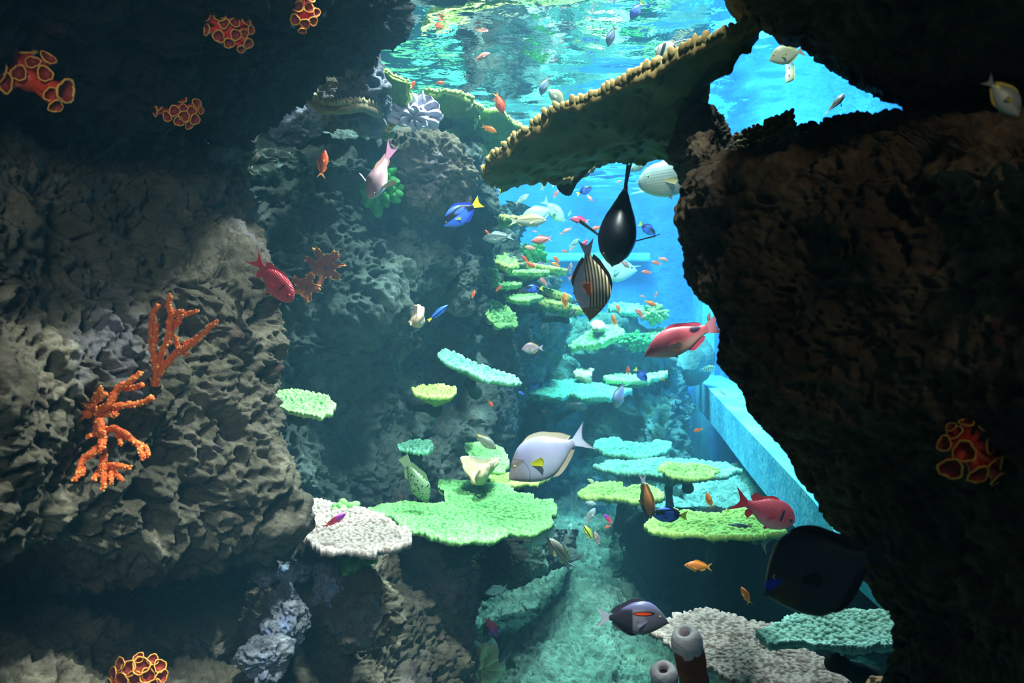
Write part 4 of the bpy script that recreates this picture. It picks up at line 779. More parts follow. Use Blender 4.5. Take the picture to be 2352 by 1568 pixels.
sheet('ear_coral', [[(1356, 744, 6.6), (1366, 738, 6.7), (1380, 740, 6.7), (1386, 746, 6.6)], [(1358, 750, 6.5), (1366, 754, 6.4), (1378, 754, 6.4), (1390, 750, 6.5)], [(1370, 758, 6.5), (1374, 760, 6.5), (1380, 760, 6.5), (1384, 758, 6.5)]], 16, 24, 0.02, earm, 'small far saucer coral on the upper left of the far mound')
def fshelf(pts, r, label, mat, tl=0.016):
    u = pts[0][2]/F; C3 = np.array([P(*q) for q in pts]); m = 90; C3 = crm(len(C3), m)@C3
    root = empty('finger_coral', C3.mean(0), label, 'coral'); b = MB()
    b.tube(C3, r*u*(1+0.2*noise(C3*30)), 14, r*u*0.2, True, None, 0, 50); b.build('shelf', mat, root); b = MB(); rg = random.Random(9)
    for i in range(2, m-1):
        for q in range(7):
            off = np.array([rg.uniform(-1, 1)*0.4, rg.uniform(-1.1, 1.0), 0])*r*u
            p0 = C3[i]+off+UP*r*u*0.5; dr = UP+RT*rg.uniform(-.25, .25)-FW*rg.uniform(-.3, .8); dr /= np.linalg.norm(dr); h = tl*rg.uniform(.6, 1.2)
            b.tube([p0, p0+dr*h*0.6, p0+dr*h], [0.0036, 0.0034, 0.002], 6, 0, True, (0.2, 1))
    b.build('fingers', mat, root); return root
fshelf([(700, 205, 2.62), (716, 232, 2.6), (745, 248, 2.58), (790, 250, 2.58), (830, 246, 2.62), (872, 262, 2.7)], 12, 'tan finger coral shelf curving along the top of the rock', CM['tan'])
# tube sponges, lower right
spm = plain('maroon_tube_sponge', '7c3c2a', 'a05a40', 25, 0.8, 0.004); spt = plain('pale_sponge_tip', 'ccb4b4', 'f0e6ea', 25, 0.7, 0.003); spd = plain('sponge_hole', '4a3028', '5c3a30', 20, 0.9)
def tube_sponge(top, bot, d, r, label):
    u = d/F; a = P(top[0], top[1], d); b_ = P(bot[0], bot[1], d+0.08); root = empty('tube_sponge', b_, label, 'sponge'); ax = a-b_; ax /= np.linalg.norm(ax)
    pts = b_+(a-b_)*np.linspace(0, 0.84, 22)[:, None]; m = MB(); m.tube(pts, r*u*(1+0.06*noise(pts*30)), 26, r*u*0.13, False, None, 0, 45); m.build('tube', spm, root)
    Q = np.array(Vector(ax).to_track_quat('Z', 'Y').to_matrix()); th = np.linspace(0, 2*math.pi, 30, endpoint=False); V = []
    hh = np.linalg.norm(a-b_)
    for (k, z) in ((1.02, -0.26), (1.07, -0.17), (1.05, -0.10), (0.90, -0.04), (0.66, 0.0), (0.42, -0.01), (0.34, -0.05), (0.33, -0.14)):
        V.append(a+np.stack([np.cos(th)*k*r*u, np.sin(th)*k*r*u, np.full(30, z*hh*0.8)], 1)@Q.T)
    V = np.vstack(V); V = V+ (V-a)*(0.07*noise(V*50))[:, None]; mk('pale_tip', V, quads(8, 30, True), spt, root)
    V = np.vstack([a+np.stack([np.cos(th)*k*r*u, np.sin(th)*k*r*u, np.full(30, -0.10*hh)], 1)@Q.T for k in (0.42, 0.2, 0.01)]); mk('hole', V, quads(3, 30, True), spd, root)
tube_sponge((1572, 1450), (1610, 1640), 1.60, 34, 'taller maroon tube sponge with a pale rim on the pink plate coral')
tube_sponge((1523, 1534), (1535, 1650), 1.55, 30, 'shorter maroon tube sponge at the bottom edge')
lobed(2028, 1572, 1.5, 44, 20, 30, 9, coral_mat('white_orange_coral', 'c88a50', 'f6ece0'), 'white and orange coral edge at the bottom right corner of the tank', seed=14)

# cable across the back wall
b = MB(); b.tube([P(1360, 466, 8.6), P(1420, 450, 8.0), P(1500, 437, 7.4), P(1640, 420, 6.6)], 0.006, 8); o = b.build('cable', plain('white_cable', 'c8e0ec'), None); tag(o, 'thin pale cable stretched behind the black fish', 'cable')

# ------------------------------------------------------------------ fish
def fmat(name, fn, rough=0.38, spec=0.5):
    t = NT(name, rough, spec); x, y, z = t.xyz(); fn(t, x, y, z); return t.m
def band(t, v, a, b, soft=0.02):
    m = t.new('ShaderNodeMapRange', interpolation_type='SMOOTHSTEP'); m.inputs['From Min'].default_value = a-soft; m.inputs['From Max'].default_value = a+soft; t.link(v, m.inputs['Value'])
    m2 = t.new('ShaderNodeMapRange', interpolation_type='SMOOTHSTEP'); m2.inputs['From Min'].default_value = b-soft; m2.inputs['From Max'].default_value = b+soft; t.link(v, m2.inputs['Value'])
    return t.math('SUBTRACT', m.outputs[0], m2.outputs[0], True)
def step(t, v, a, soft=0.02):
    m = t.new('ShaderNodeMapRange', interpolation_type='SMOOTHSTEP'); m.inputs['From Min'].default_value = a-soft; m.inputs['From Max'].default_value = a+soft; t.link(v, m.inputs['Value']); return m.outputs[0]
def ell(t, x, z, cx, cz, rx, rz, soft=0.15):
    a = t.math('DIVIDE', t.math('SUBTRACT', x, cx), rx); b = t.math('DIVIDE', t.math('SUBTRACT', z, cz), rz)
    r = t.math('SQRT', t.math('ADD', t.math('MULTIPLY', a, a), t.math('MULTIPLY', b, b))); return t.math('SUBTRACT', 1.0, step(t, r, 1.0, soft))
def scales(t, x, z, sc, amt=0.001):
    h = t.math('MULTIPLY', t.math('SINE', t.math('MULTIPLY', t.math('ADD', x, z), sc)), t.math('SINE', t.math('MULTIPLY', t.math('SUBTRACT', x, z), sc)))
    t.bump(h, amt, 0.5); return h
def grad(top, bot, lo=-0.1, hi=0.1, sc=0):
    def f(t, x, y, z):
        c = t.mix(t.ramp(t.math('DIVIDE', t.math('SUBTRACT', z, lo), hi-lo), [(0.0, 0.0), (1.0, 1.0)]), bot, top)
        if sc:
            h = scales(t, x, z, sc); c = t.mix(t.math('MULTIPLY', step(t, h, 0.35, 0.4), 0.18), c, '3a1014' if 'e' not in sc_dark else sc_dark)
        t.col(c)
    return f
sc_dark = ''
def f_tang(t, x, y, z):
    blk = band(t, t.math('ADD', z, t.math('MULTIPLY', x, 0.10)), 0.035, 0.175, 0.01)
    blk = t.math('MULTIPLY', blk, t.math('SUBTRACT', 1.0, ell(t, x, z, 0.02, 0.085, 0.13, 0.045)), True)
    rear = t.math('SUBTRACT', 1.0, step(t, x, -0.12, 0.04)); rb = t.math('MULTIPLY', rear, t.math('SUBTRACT', 1.0, ell(t, x, z, -0.4, 0, 0.12, 0.06)))
    c = t.mix(t.math('MAXIMUM', blk, t.math('MULTIPLY', rb, band(t, z, -0.06, 0.2, 0.02))), '3f68e0', '080c24')
    t.col(c)
def f_surge(t, x, y, z):
    c = t.mix(step(t, z, -0.05, 0.12), 'a0a8bc', '8a88a8'); c = t.mix(t.math('MULTIPLY', step(t, x, 0.30, 0.06), 0.6), c, '8a7a68')
    c = t.mix(t.math('MULTIPLY', band(t, t.math('SQRT', t.math('ADD', t.math('MULTIPLY', t.math('SUBTRACT', x, 0.40), t.math('SUBTRACT', x, 0.40)), t.math('MULTIPLY', t.math('ADD', z, 0.05), t.math('ADD', z, 0.05)))), 0.155, 0.165, 0.006), 0.6), c, '4a4450')
    c = t.mix(t.math('MULTIPLY', ell(t, x, z, 0.34, 0.045, 0.10, 0.025), 0.5), c, '6a5a28'); t.col(c)
def f_dark(t, x, y, z):
    c = t.mix(t.noise(6, 3), '2a2830', '46424c'); c = t.mix(ell(t, x, z, 0.42, 0.0, 0.09, 0.035, 0.4), c, '1838c8'); c = t.mix(t.math('MULTIPLY', ell(t, x, z, 0.32, -0.09, 0.10, 0.09, 0.2), 0.8), c, '5a4024'); t.col(c)
def f_black(t, x, y, z):
    t.col(t.mix(ell(t, x, z, -0.24, 0.0, 0.05, 0.09, 0.3), '0a0c16', 'd06020'))
def f_oband(t, x, y, z):
    c = t.mix(step(t, x, 0.0, 0.015), '34303c', '8a8290'); c = t.mix(t.math('MULTIPLY', step(t, x, 0.16, 0.04), 0.7), c, '545066')
    c = t.mix(step(t, z, 0.13, 0.03), c, '6c6a94'); c = t.mix(ell(t, x, z, 0.15, 0.075, 0.15, 0.032, 0.1), c, '16122c'); c = t.mix(ell(t, x, z, 0.14, 0.075, 0.12, 0.018, 0.1), c, 'f04808'); t.col(c)
def f_lined(t, x, y, z):
    v = t.math('ADD', z, t.math('MULTIPLY', t.math('MULTIPLY', x, x), 0.25)); w = t.math('SINE', t.math('MULTIPLY', v, 165.0))
    c = t.mix(step(t, w, 0.1, 0.35), '4c4030', 'dccca8'); c = t.mix(t.math('SUBTRACT', 1.0, step(t, z, -0.055, 0.008)), c, 'b4b8d0')
    f = t.math('MULTIPLY', step(t, x, 0.34, 0.01), t.math('SUBTRACT', 1.0, step(t, x, 0.6))); w2 = t.math('SINE', t.math('MULTIPLY', t.math('ADD', x, t.math('MULTIPLY', z, 0.8)), 210.0))
    c = t.mix(f, c, t.mix(step(t, w2, 0.0, 0.4), '6a4a34', 'b09878')); t.col(c)
def f_hog(t, x, y, z):
    c = t.mix(step(t, z, -0.04, 0.06), 'f0b8a8', 'dc6070'); w = t.math('SINE', t.math('MULTIPLY', t.math('ADD', z, t.math('MULTIPLY', x, 0.1)), 240.0)); c = t.mix(t.math('MULTIPLY', step(t, w, 0.3, 0.5), 0.22), c, 'a83848')
    c = t.mix(t.math('MULTIPLY', t.math('MULTIPLY', step(t, x, 0.30, 0.08), step(t, z, -0.02, 0.03)), 0.7), c, '7a2c48'); c = t.mix(ell(t, x, z, -0.20, 0.055, 0.075, 0.045, 0.25), c, '2a1030'); t.col(c)
def f_sold(t, x, y, z):
    h = t.math('MULTIPLY', t.math('SINE', t.math('MULTIPLY', t.math('ADD', x, z), 120.0)), t.math('SINE', t.math('MULTIPLY', t.math('SUBTRACT', x, z), 120.0)))
    t.bump(h, 0.0012, 0.5); c = t.mix(step(t, z, -0.08, 0.12), 'd86468', 'b82430'); c = t.mix(t.math('MULTIPLY', t.math('MULTIPLY', step(t, h, 0.2, 0.4), t.math('SUBTRACT', 1.0, step(t, x, 0.26, 0.02))), 0.4), c, '7c0c1c')
    g = t.math('MULTIPLY', band(t, x, 0.225, 0.255, 0.008), band(t, z, -0.02, 0.12, 0.02)); t.col(t.mix(g, c, '2c0818'))
def f_soldp(t, x, y, z):
    h = t.math('MULTIPLY', t.math('SINE', t.math('MULTIPLY', t.math('ADD', x, z), 100.0)), t.math('SINE', t.math('MULTIPLY', t.math('SUBTRACT', x, z), 100.0))); t.bump(h, 0.0006, 0.4)
    c = t.mix(step(t, z, -0.10, 0.12), 'f4a0aa', 'e4506a'); g = t.math('MULTIPLY', band(t, x, 0.25, 0.285, 0.008), band(t, z, -0.05, 0.12, 0.02)); t.col(t.mix(g, c, '3a0c28'))
def f_parrot(t, x, y, z):
    c = t.mix(step(t, z, -0.02, 0.10), 'd8d8cc', 'a8bcb8'); c = t.mix(t.math('MULTIPLY', band(t, x, -0.05, 0.15, 0.06), 0.35), c, '88a0a4'); c = t.mix(ell(t, x, z, 0.50, -0.02, 0.06, 0.04, 0.3), c, 'b4c8dc'); scales(t, x, z, 90.0, 0.0003); t.col(c)
def f_snap(t, x, y, z):
    c = t.mix(step(t, z, 0.0, 0.04), 'd8dcd0', 'b8a878'); c = t.mix(t.math('MULTIPLY', band(t, z, 0.025, 0.05, 0.01), 0.6), c, '4a4440'); t.col(c)
def f_grey(t, x, y, z): t.col(t.mix(step(t, z, -0.02, 0.06), 'b8c8c4', '445858'))
def f_goat(t, x, y, z):
    w = t.math('SINE', t.math('MULTIPLY', z, 160.0)); c = t.mix(step(t, z, -0.03, 0.04), 'a8a498', '7a7c70'); c = t.mix(t.math('MULTIPLY', step(t, w, 0.4, 0.3), 0.45), c, '4a4c44'); t.col(t.mix(ell(t, x, z, -0.2, 0.045, 0.05, 0.03, 0.3), c, 'd8d820'))
def f_mono(t, x, y, z):
    w = t.math('MULTIPLY', band(t, z, 0.03, 0.045, 0.004), 0.9); c = t.mix(step(t, z, -0.02, 0.07), 'b4b0ac', '8c8478'); c = t.mix(w, c, 'f4f4f0'); t.col(t.mix(t.math('MULTIPLY', band(t, z, 0.015, 0.028, 0.004), 0.8), c, '3c3430'))
def f_clean(t, x, y, z): t.col(t.mix(band(t, z, -0.035, 0.012, 0.006), '3c70e8', '0c1438'))
def f_serg(t, x, y, z):
    w = t.math('SINE', t.math('MULTIPLY', x, 60.0)); t.col(t.mix(step(t, w, 0.35, 0.25), 'a8dcb8', '2c6060'))
def f_group(t, x, y, z):
    v = t.voro(19.0); c = t.mix(t.noise(5, 3), '4e6c46', '7c9a70'); t.col(t.mix(step(t, v, 0.34, 0.03), '141c14', c))
def f_idol(t, x, y, z):
    k = t.math('MAXIMUM', band(t, x, 0.20, 0.30, 0.012), band(t, x, -0.14, -0.02, 0.012)); t.col(t.mix(k, 'f0ead8', '1c1a26'))
def f_brown(t, x, y, z):
    c = t.mix(step(t, z, 0.02, 0.03), '2a1a14', 'b06a30'); t.col(t.mix(ell(t, x, z, -0.32, 0.03, 0.08, 0.1), c, 'c8c4e0'))
def f_magenta(t, x, y, z): t.col(t.mix(step(t, x, 0.05, 0.2), 'f0304c', 'a020a8'))
def f_stripey(t, x, y, z): t.col(t.mix(band(t, z, -0.02, 0.03, 0.006), 'd8dc50', '0c1810'))
B = {}
for k_, f_ in dict(tang=f_tang, surgeon=f_surge, dark=f_dark, black=f_black, oband=f_oband, lined=f_lined, hog=f_hog, soldier=f_sold, soldierp=f_soldp, parrot=f_parrot, snapper=f_snap, grey=f_grey, goat=f_goat, mono=f_mono, clean=f_clean,
                   sergeant=f_serg, grouper=f_group, idol=f_idol, brown=f_brown, magenta=f_magenta, stripey=f_stripey, orange=grad('f07828', 'f8a048'), red=grad('e84420', 'f87038'), pink=grad('e06a60', 'f09c90'), hotpink=grad('e83068', 'f07080'),
                   mauve=grad('9c7880', 'c8b4bc'), palepink=grad('e88a78', 'ecb4a8'), white=grad('b8ece8', 'd8f8f4'), pale=grad('c8c8a0', 'e4e4cc'), blue=grad('4870e8', '6c94f0'), bluegrey=grad('8098c8', 'c0cce0'), darkgrey=grad('243c40', '48605c'),
                   aqua=grad('8cd8dc', 'c8f0ec'), purple=grad('9038b8', 'b868c8'), yellow=grad('e0c828', 'f0e060'), silver=grad('90a4ac', 'ccd8d8')).items(): B[k_] = fmat('fish_'+k_, f_)
FN = {}
def finmat(c):
    if c not in FN:
        t = NT('fin_'+c, 0.5, 0.4); t.col(c); t.b.inputs['Transmission Weight'].default_value = 0.0; FN[c] = t.m
    return FN[c]
eyew = plain('eye_iris', 'd8d0a0', None, rough=0.2, spec=0.6); eyeb = plain('eye_pupil', '06060a', None, rough=0.1, spec=0.8); eyer = plain('eye_red', 'c83040', None, rough=0.2)
mouthm = plain('fish_mouth', '4a2c30', None, rough=0.6)
PF = {'oval': [(0, 0.02, 0.02, 0.02), (.04, .22, .16, .30), (.14, .56, .48, .66), (.28, .88, .82, .92), (.44, 1, 1, 1), (.62, .90, .90, .84), (.80, .56, .56, .52), (.92, .26, .26, .28), (1, .17, .17, .13)],
      'slim': [(0, 0.02, 0.02, 0.02), (.05, .26, .24, .36), (.16, .62, .56, .78), (.32, .94, .90, 1), (.46, 1, 1, 1), (.64, .82, .86, .80), (.82, .50, .50, .46), (.93, .32, .32, .26), (1, .28, .28, .12)],
      'chunky': [(0, .05, .05, .05), (.04, .36, .36, .44), (.13, .72, .66, .78), (.28, .97, .92, 1), (.46, 1, 1, 1), (.66, .84, .84, .82), (.84, .46, .46, .44), (.94, .30, .30, .26), (1, .27, .27, .13)]}
SP = {}
def spec(k, **v): SP[k] = v
D0 = dict(prof='slim', H=.30, W=.15, th=.15, fork=.10, ped=.035, dors=(.22, -.24, .07), anal=(-.04, -.24, .06), pect=.13, pelv=.10, eye=.018, fin='f08030', tail='f0a040', xt=-.29)
def fin(bp_, tp_, n, m, th, axis=(0, 1, 0), ray=0.0015):
    bp_ = np.array(bp_, float); tp_ = np.array(tp_, float); Bc = crm(len(bp_), n)@bp_; Tc = crm(len(tp_), n)@tp_; s = np.linspace(0, 1, m)[None, :, None]
    G = Bc[:, None]*(1-s)+Tc[:, None]*s; ax = np.array(axis, float); ax /= np.linalg.norm(ax)
    w = (th*(1-0.85*np.linspace(0, 1, m)))[None, :]+ray*np.abs(np.sin(np.arange(n)*1.3))[:, None]*(1-np.linspace(0, 1, m))[None]+0.0006
    V = np.vstack([(G+ax*w[..., None]).reshape(-1, 3), (G-ax*w[..., None]).reshape(-1, 3)]); q = quads(n, m).tolist(); k = n*m; q += [[a+k for a in f[::-1]] for f in q]
    for i in range(n-1): q.append([i*m, (i+1)*m, (i+1)*m+k, i*m+k][::-1]); q.append([i*m+m-1, (i+1)*m+m-1, (i+1)*m+m-1+k, i*m+m-1+k])
    for j in range(m-1): q.append([j, j+1, j+1+k, j+k]); q.append([(n-1)*m+j, (n-1)*m+j+1, (n-1)*m+j+1+k, (n-1)*m+j+k][::-1])
    return V, np.array(q)
def bendf(V, bend):
    V = np.array(V); t = np.clip(0.15-V[:, 0], 0, 1); V[:, 1] += bend*t*t*2.2; return V
def part(name, V, q, mat, root, loc=(0, 0, 0)):
    o = bpy.data.objects.new(name, mesh(name, V, q, mat)); COL.objects.link(o); o.parent = root; o.location = loc; return o
def make_fish(name, mat, s, label, big=False, bend=0.0, **kw):
    s = dict(D0, **s, **kw) if not kw else dict(dict(D0, **s), **kw)
    root = empty(name, (0, 0, 0), label, 'fish'); pr = PF[s['prof']]; nst, nr = (46, 32) if big else (22, 16)
    k = np.array([p_[0] for p_ in pr]); tt = (1-np.cos(np.linspace(0, 1, nst)*math.pi))/2*0.5+np.linspace(0, 1, nst)*0.5; tt = tt**1.08
    fn = lambda c: np.interp(tt, np.interp(np.linspace(0, len(k)-1, 200), range(len(k)), k), crm(len(k), 200)@np.array([p_[c] for p_ in pr]))
    xt = s['xt']; X = 0.5-tt*(0.5-xt); top = fn(1)*s['H']/2; bot = fn(2)*s['H']/2*s.get('belly', 1.0); wd = fn(3)*s['W']/2
    if 'droop' in s: dz = -s['droop']*np.clip((X-0.22)/0.28, 0, 1)**1.6
    else: dz = 0*X
    a = np.linspace(0, 2*math.pi, nr, endpoint=False); zc = np.cos(a); V = np.zeros((nst, nr, 3)); V[..., 0] = X[:, None]
    V[..., 1] = wd[:, None]*np.sign(np.sin(a))*np.abs(np.sin(a))**0.9; V[..., 2] = np.where(zc > 0, top[:, None]*zc, bot[:, None]*zc)+dz[:, None]
    V = V.reshape(-1, 3); q = quads(nst, nr, True).tolist(); V = np.vstack([V, [0.5+0.004, 0, dz[0]], [xt-0.01, 0, 0]])
    for j in range(nr): q.append([nst*nr, (j+1) % nr, j]); q.append([nst*nr+1, (nst-1)*nr+j, (nst-1)*nr+(j+1) % nr])
    V = bendf(V, bend); part('body', V, q, mat, root)
    fm = finmat(s['fin']); tm = finmat(s['tail']); n, m = (26, 10) if big else (13, 5)
    ztop = lambda x: float(np.interp(-x, -X, top+dz)); zbot = lambda x: float(np.interp(-x, -X, -bot+dz)); w_at = lambda x: float(np.interp(-x, -X, wd))
    p = s['ped']; th = s['th']; fk = s['fork']; us = np.linspace(-1, 1, 9)
    Vf, qf = fin([(xt+0.02, 0, p*u_) for u_ in us], [(-0.5+fk*(1-abs(u_)**1.5)*1.0, 0, th*u_) for u_ in us], n, m, 0.006); part('tail_fin', bendf(Vf, bend), qf, tm, root)
    x0, x1, h = s['dors']; xs = np.linspace(x0, x1, 7); hp = s.get('dshape', [0.25, .8, 1, .95, .95, .9, .35])
    if h > 0:
        Vf, qf = fin([(x, 0, ztop(x)-0.012) for x in xs], [(x-0.035-(0.02 if i > 4 else 0), 0, ztop(x)+h*hp[i]) for i, x in enumerate(xs)], n, m, 0.005); part('dorsal_fin', bendf(Vf, bend), qf, fm, root)
    x0, x1, h = s['anal']; xs = np.linspace(x0, x1, 6)
    if h > 0:
        Vf, qf = fin([(x, 0, zbot(x)+0.012) for x in xs], [(x-0.035, 0, zbot(x)-h*[.3, .9, 1, .95, .9, .4][i]) for i, x in enumerate(xs)], n, m, 0.005); part('anal_fin', bendf(Vf, bend), qf, fm, root)
    L_ = s['pect']; po = s.get('pout', 0.45); pfm = finmat(s['pfin']) if 'pfin' in s else fm; px_ = s.get('px', 0.20); pz = s.get('pz', -0.02)
    for sd in (1, -1):
        w = w_at(px_)*0.9; hh = L_*0.28
        bp2 = [(px_, sd*w, pz+hh*0.35), (px_, sd*w, pz), (px_, sd*w, pz-hh*0.35)]; ox = -L_*math.cos(po); oy = sd*(w+L_*math.sin(po))
        dzp = s.get('pdrop', -0.03)
        tp2 = [(px_+ox*1.0, oy, pz+hh+dzp), (px_+ox*1.08, oy, pz+dzp), (px_+ox*0.85, oy*0.95, pz-hh+dzp)]
        Vf, qf = fin(bp2, tp2, max(7, n//2), m, 0.004, (math.sin(po), sd*math.cos(po), 0)); part('pectoral_fin', Vf, qf, pfm, root)
        if s['pelv'] > 0:
            xb = px_-0.02; zb = zbot(xb)+0.02; l2 = s['pelv']
            Vf, qf = fin([(xb, sd*0.012, zb), (xb-0.02, sd*0.012, zb), (xb-0.04, sd*0.012, zb)], [(xb-l2*0.7, sd*0.035, zb-l2*0.62), (xb-l2*0.72, sd*0.035, zb-l2*0.5), (xb-l2*0.7, sd*0.03, zb-l2*0.32)], 7, m, 0.003); part('pelvic_fin', Vf, qf, fm, root)
        ex = s.get('ex', 0.395); ez = float(np.interp(-ex, -X, dz))+ztop(ex)*0.0+float(np.interp(-ex, -X, top))*s.get('ey', 0.42); ew = w_at(ex)*0.86; r = s['eye']
        b = MB(); b.ball((0, 0, 0), [r, r*0.55, r], 8, 12); e = part('eye', np.vstack(b.V), b.F, s.get('iris', eyew) if big else eyeb, root, (ex, sd*ew, ez))
        if big:
            b = MB(); b.ball((0, sd*r*0.30, 0), [r*0.55, r*0.40, r*0.55], 8, 12); part('pupil', np.vstack(b.V), b.F, eyeb, e)
    if big:
        b = MB(); zz = dz[0]; b.tube([(0.478, -0.018, zz-0.012), (0.502, 0, zz-0.006), (0.478, 0.018, zz-0.012)], [0.003, 0.0055, 0.003], 8); part('mouth', np.vstack(b.V), b.F, finmat(s['lip']) if 'lip' in s else mouthm, root)
    if 'horn' in s:
        b = MB(); b.tube([(0.40, 0, .06), (0.48, 0, .075), (0.56, 0, .085)], [0.014, 0.009, 0.004], 8); part('horn', np.vstack(b.V), b.F, mat, root)
    if 'streamer' in s:
        b = MB(); b.tube([(0.05, 0, .26), (-0.08, 0, .42), (-0.30, 0, .56), (-0.55, 0, .62)], [0.03, 0.022, 0.012, 0.004], 8); part('dorsal_streamer', np.vstack(b.V)*[1, .35, 1], b.F, fm, root)
    return root
def copy_fish(src, label, group=None):
    r = src.copy(); COL.objects.link(r); r['label'] = label
    if group: r['group'] = group
    for ch in src.children:
        c = ch.copy(); COL.objects.link(c); c.parent = r
        for g in ch.children:
            d = g.copy(); COL.objects.link(d); d.parent = c
    return r
def pose(root, head, tail, d, dz=0.0, up=(0, 1, 0)):
    h = P(head[0], head[1], d+dz/2); t_ = P(tail[0], tail[1], d-dz/2); X = h-t_; L_ = np.linalg.norm(X); X /= L_
    u = RT*up[0]+UP*up[1]-FW*up[2]; u = u-X*np.dot(u, X); u /= np.linalg.norm(u); Y = np.cross(u, X)
    Mx = Matrix(((X[0], Y[0], u[0]), (X[1], Y[1], u[1]), (X[2], Y[2], u[2]))); root.rotation_mode = 'QUATERNION'; root.rotation_quaternion = Mx.to_quaternion()
    root.location = Vector((h+t_)/2); root.scale = (L_, L_, L_); return root
# ---- large individual fish ----------------------------------------------------------
big = lambda *a, **k: make_fish(*a, big=True, **k)
SURG = dict(prof='oval', H=.47, W=.17, th=.165, fork=.09, ped=.03, dors=(.24, -.25, .040), anal=(.08, -.25, .034), pect=.16, pelv=.06, eye=.019, ex=.37, ey=.36, px=.20, xt=-.31, droop=.07, dshape=[.3, .8, .95, 1, 1, .95, .5])
pose(big('surgeonfish', B['surgeon'], SURG, 'big pale mauve surgeonfish with yellow pectoral fin in the centre', fin='b0a490', tail='ccd0ec', pfin='c8c428', lip='c8c0b8'), (1163, 1088), (1356, 998), 2.15, 0.03, (0.42, 1, 0))
pose(big('surgeonfish', B['dark'], dict(SURG, H=.66, W=.24, th=.15, dors=(.24, -.25, .02), anal=(.08, -.25, .02)), 'huge dark surgeonfish with a blue face before the right rock', fin='181820', tail='181820'), (1748, 1345), (2052, 1262), 1.12, 0.04, (0.2, 1, 0))
pose(big('surgeonfish', B['oband'], dict(SURG, H=.46, th=.14), 'grey surgeonfish with an orange shoulder bar above the bottom plate', bend=0.08, fin='3c3848', tail='b8b8cc', pfin='8c8ca8'), (1536, 1418), (1368, 1420), 1.85, 0.0, (0.15, 1, 0))
pose(big('surgeonfish', B['lined'], dict(SURG, H=.46, W=.16, th=.10, fork=.08, dors=(.22, -.25, .03), anal=(.08, -.25, .03)), 'striped surgeonfish diving nose down below the black fish', bend=-0.05, fin='6a4828', tail='b4b0c8', pfin='d86020'), (1368, 734), (1346, 548), 2.1, 0.0, (1, 0.1, 0.2))
pose(big('triggerfish', B['black'], dict(prof='slim', H=.40, W=.34, th=.13, fork=.05, ped=.028, dors=(.02, -.2, .05), anal=(.0, -.2, .04), pect=.24, pelv=.05, eye=.014, xt=-.22, pout=1.15, px=.24, pdrop=0.05), 'black fish with long thin tail hanging nose down in the centre', fin='0c0e18', tail='1c1c28', pfin='10121c'), (1406, 612), (1447, 366), 1.83, 0.0, (0.12, 0.05, 1))
pose(big('soldierfish', B['soldier'], dict(prof='chunky', H=.38, W=.19, th=.17, fork=.14, ped=.035, dors=(.18, -.18, .05), anal=(-.1, -.2, .10), pect=.13, pelv=.12, eye=.04, ex=.40, ey=.25, xt=-.26, dshape=[.3, .5, .5, .4, .6, 1.4, .6]), 'deep red scaly soldierfish swimming head down by the left rock', fin='c42838', tail='cc2c3c', iris=eyer), (672, 692), (576, 584), 1.98, 0.0, (0.75, 0.6, 0.25))
pose(big('soldierfish', B['soldierp'], dict(prof='chunky', H=.44, W=.2, th=.20, fork=.14, ped=.035, dors=(.18, -.18, .06), anal=(-.1, -.2, .10), pect=.13, pelv=.10, eye=.045, ex=.41, ey=.1, xt=-.24, dshape=[.3, .5, .4, .3, .6, 1.8, .8]), 'pink soldierfish with big dark eye over the yellow green plate', fin='f04458', tail='f03c54', iris=eyer), (1826, 1198), (1678, 1142), 2.6, 0.0, (0.35, 1, 0.1))
pose(big('hogfish', B['hog'], dict(prof='slim', H=.36, W=.16, th=.12, fork=.03, ped=.06, dors=(.20, -.26, .035), anal=(-.02, -.26, .05), pect=.17, pelv=.08, eye=.017, ex=.37, ey=.28, xt=-.36, droop=.03, pz=-.03), 'long pink hogfish with a black spot near its tail', fin='d8506c', tail='ec90a0', pfin='e0a898', iris=eyer), (1479, 812), (1650, 744), 2.3, 0.0, (0.35, 1, 0))
pose(big('parrotfish', B['parrot'], dict(prof='chunky', H=.42, W=.2, th=.14, fork=.04, ped=.06, dors=(.22, -.26, .04), anal=(-.04, -.26, .05), pect=.15, pelv=.09, eye=.018, ex=.37, ey=.35, xt=-.32), 'large silvery parrotfish swimming out from behind the right rock', fin='e0d8cc', tail='c8d8d8', pfin='f0e0a0', lip='d8e4ec'), (1464, 422), (1655, 392), 3.0, 0.0, (0.12, 1, 0))
pose(big('damselfish', B['mauve'], dict(prof='slim', H=.38, W=.27, th=.16, fork=.08, ped=.03, dors=(.1, -.22, .05), anal=(-.1, -.22, .05), pect=.24, pelv=.0, eye=.018, xt=-.20, pout=1.0, px=.26, pdrop=0.03), 'mauve fish seen from above over the green knobby coral', fin='c89088', tail='d088a8', pfin='d8b0a0'), (848, 458), (903, 328), 2.25, -0.03, (-0.5, 0.1, 1))
BT = dict(prof='oval', H=.46, W=.15, th=.15, fork=.05, ped=.035, dors=(.22, -.24, .045), anal=(.05, -.24, .04), pect=.13, pelv=.05, eye=.018, ex=.40, ey=.3, xt=-.30, droop=.03)
pose(big('blue_tang', B['tang'], BT, 'blue tang with yellow tail, nearer one above centre left', bend=-0.05, fin='2038b0', tail='f0e028', pfin='c8d8a0'), (1017, 517), (1106, 462), 2.6, 0.0, (-0.55, 0.8, 0.3))
pose(big('blue_tang', B['tang'], dict(BT, H=.42), 'blue tang with yellow tail on the bright yellow green plate', fin='1c2c80', tail='d8e830'), (1496, 1180), (1580, 1184), 2.7, 0.0, (0.1, 1, 0.2))
tsm = make_fish('blue_tang', B['tang'], BT, 'blue tang hovering among the stacked green shelves', fin='2c48c0', tail='e8e84c')
pose(tsm, (1205, 664), (1248, 662), 3.7, 0.0)
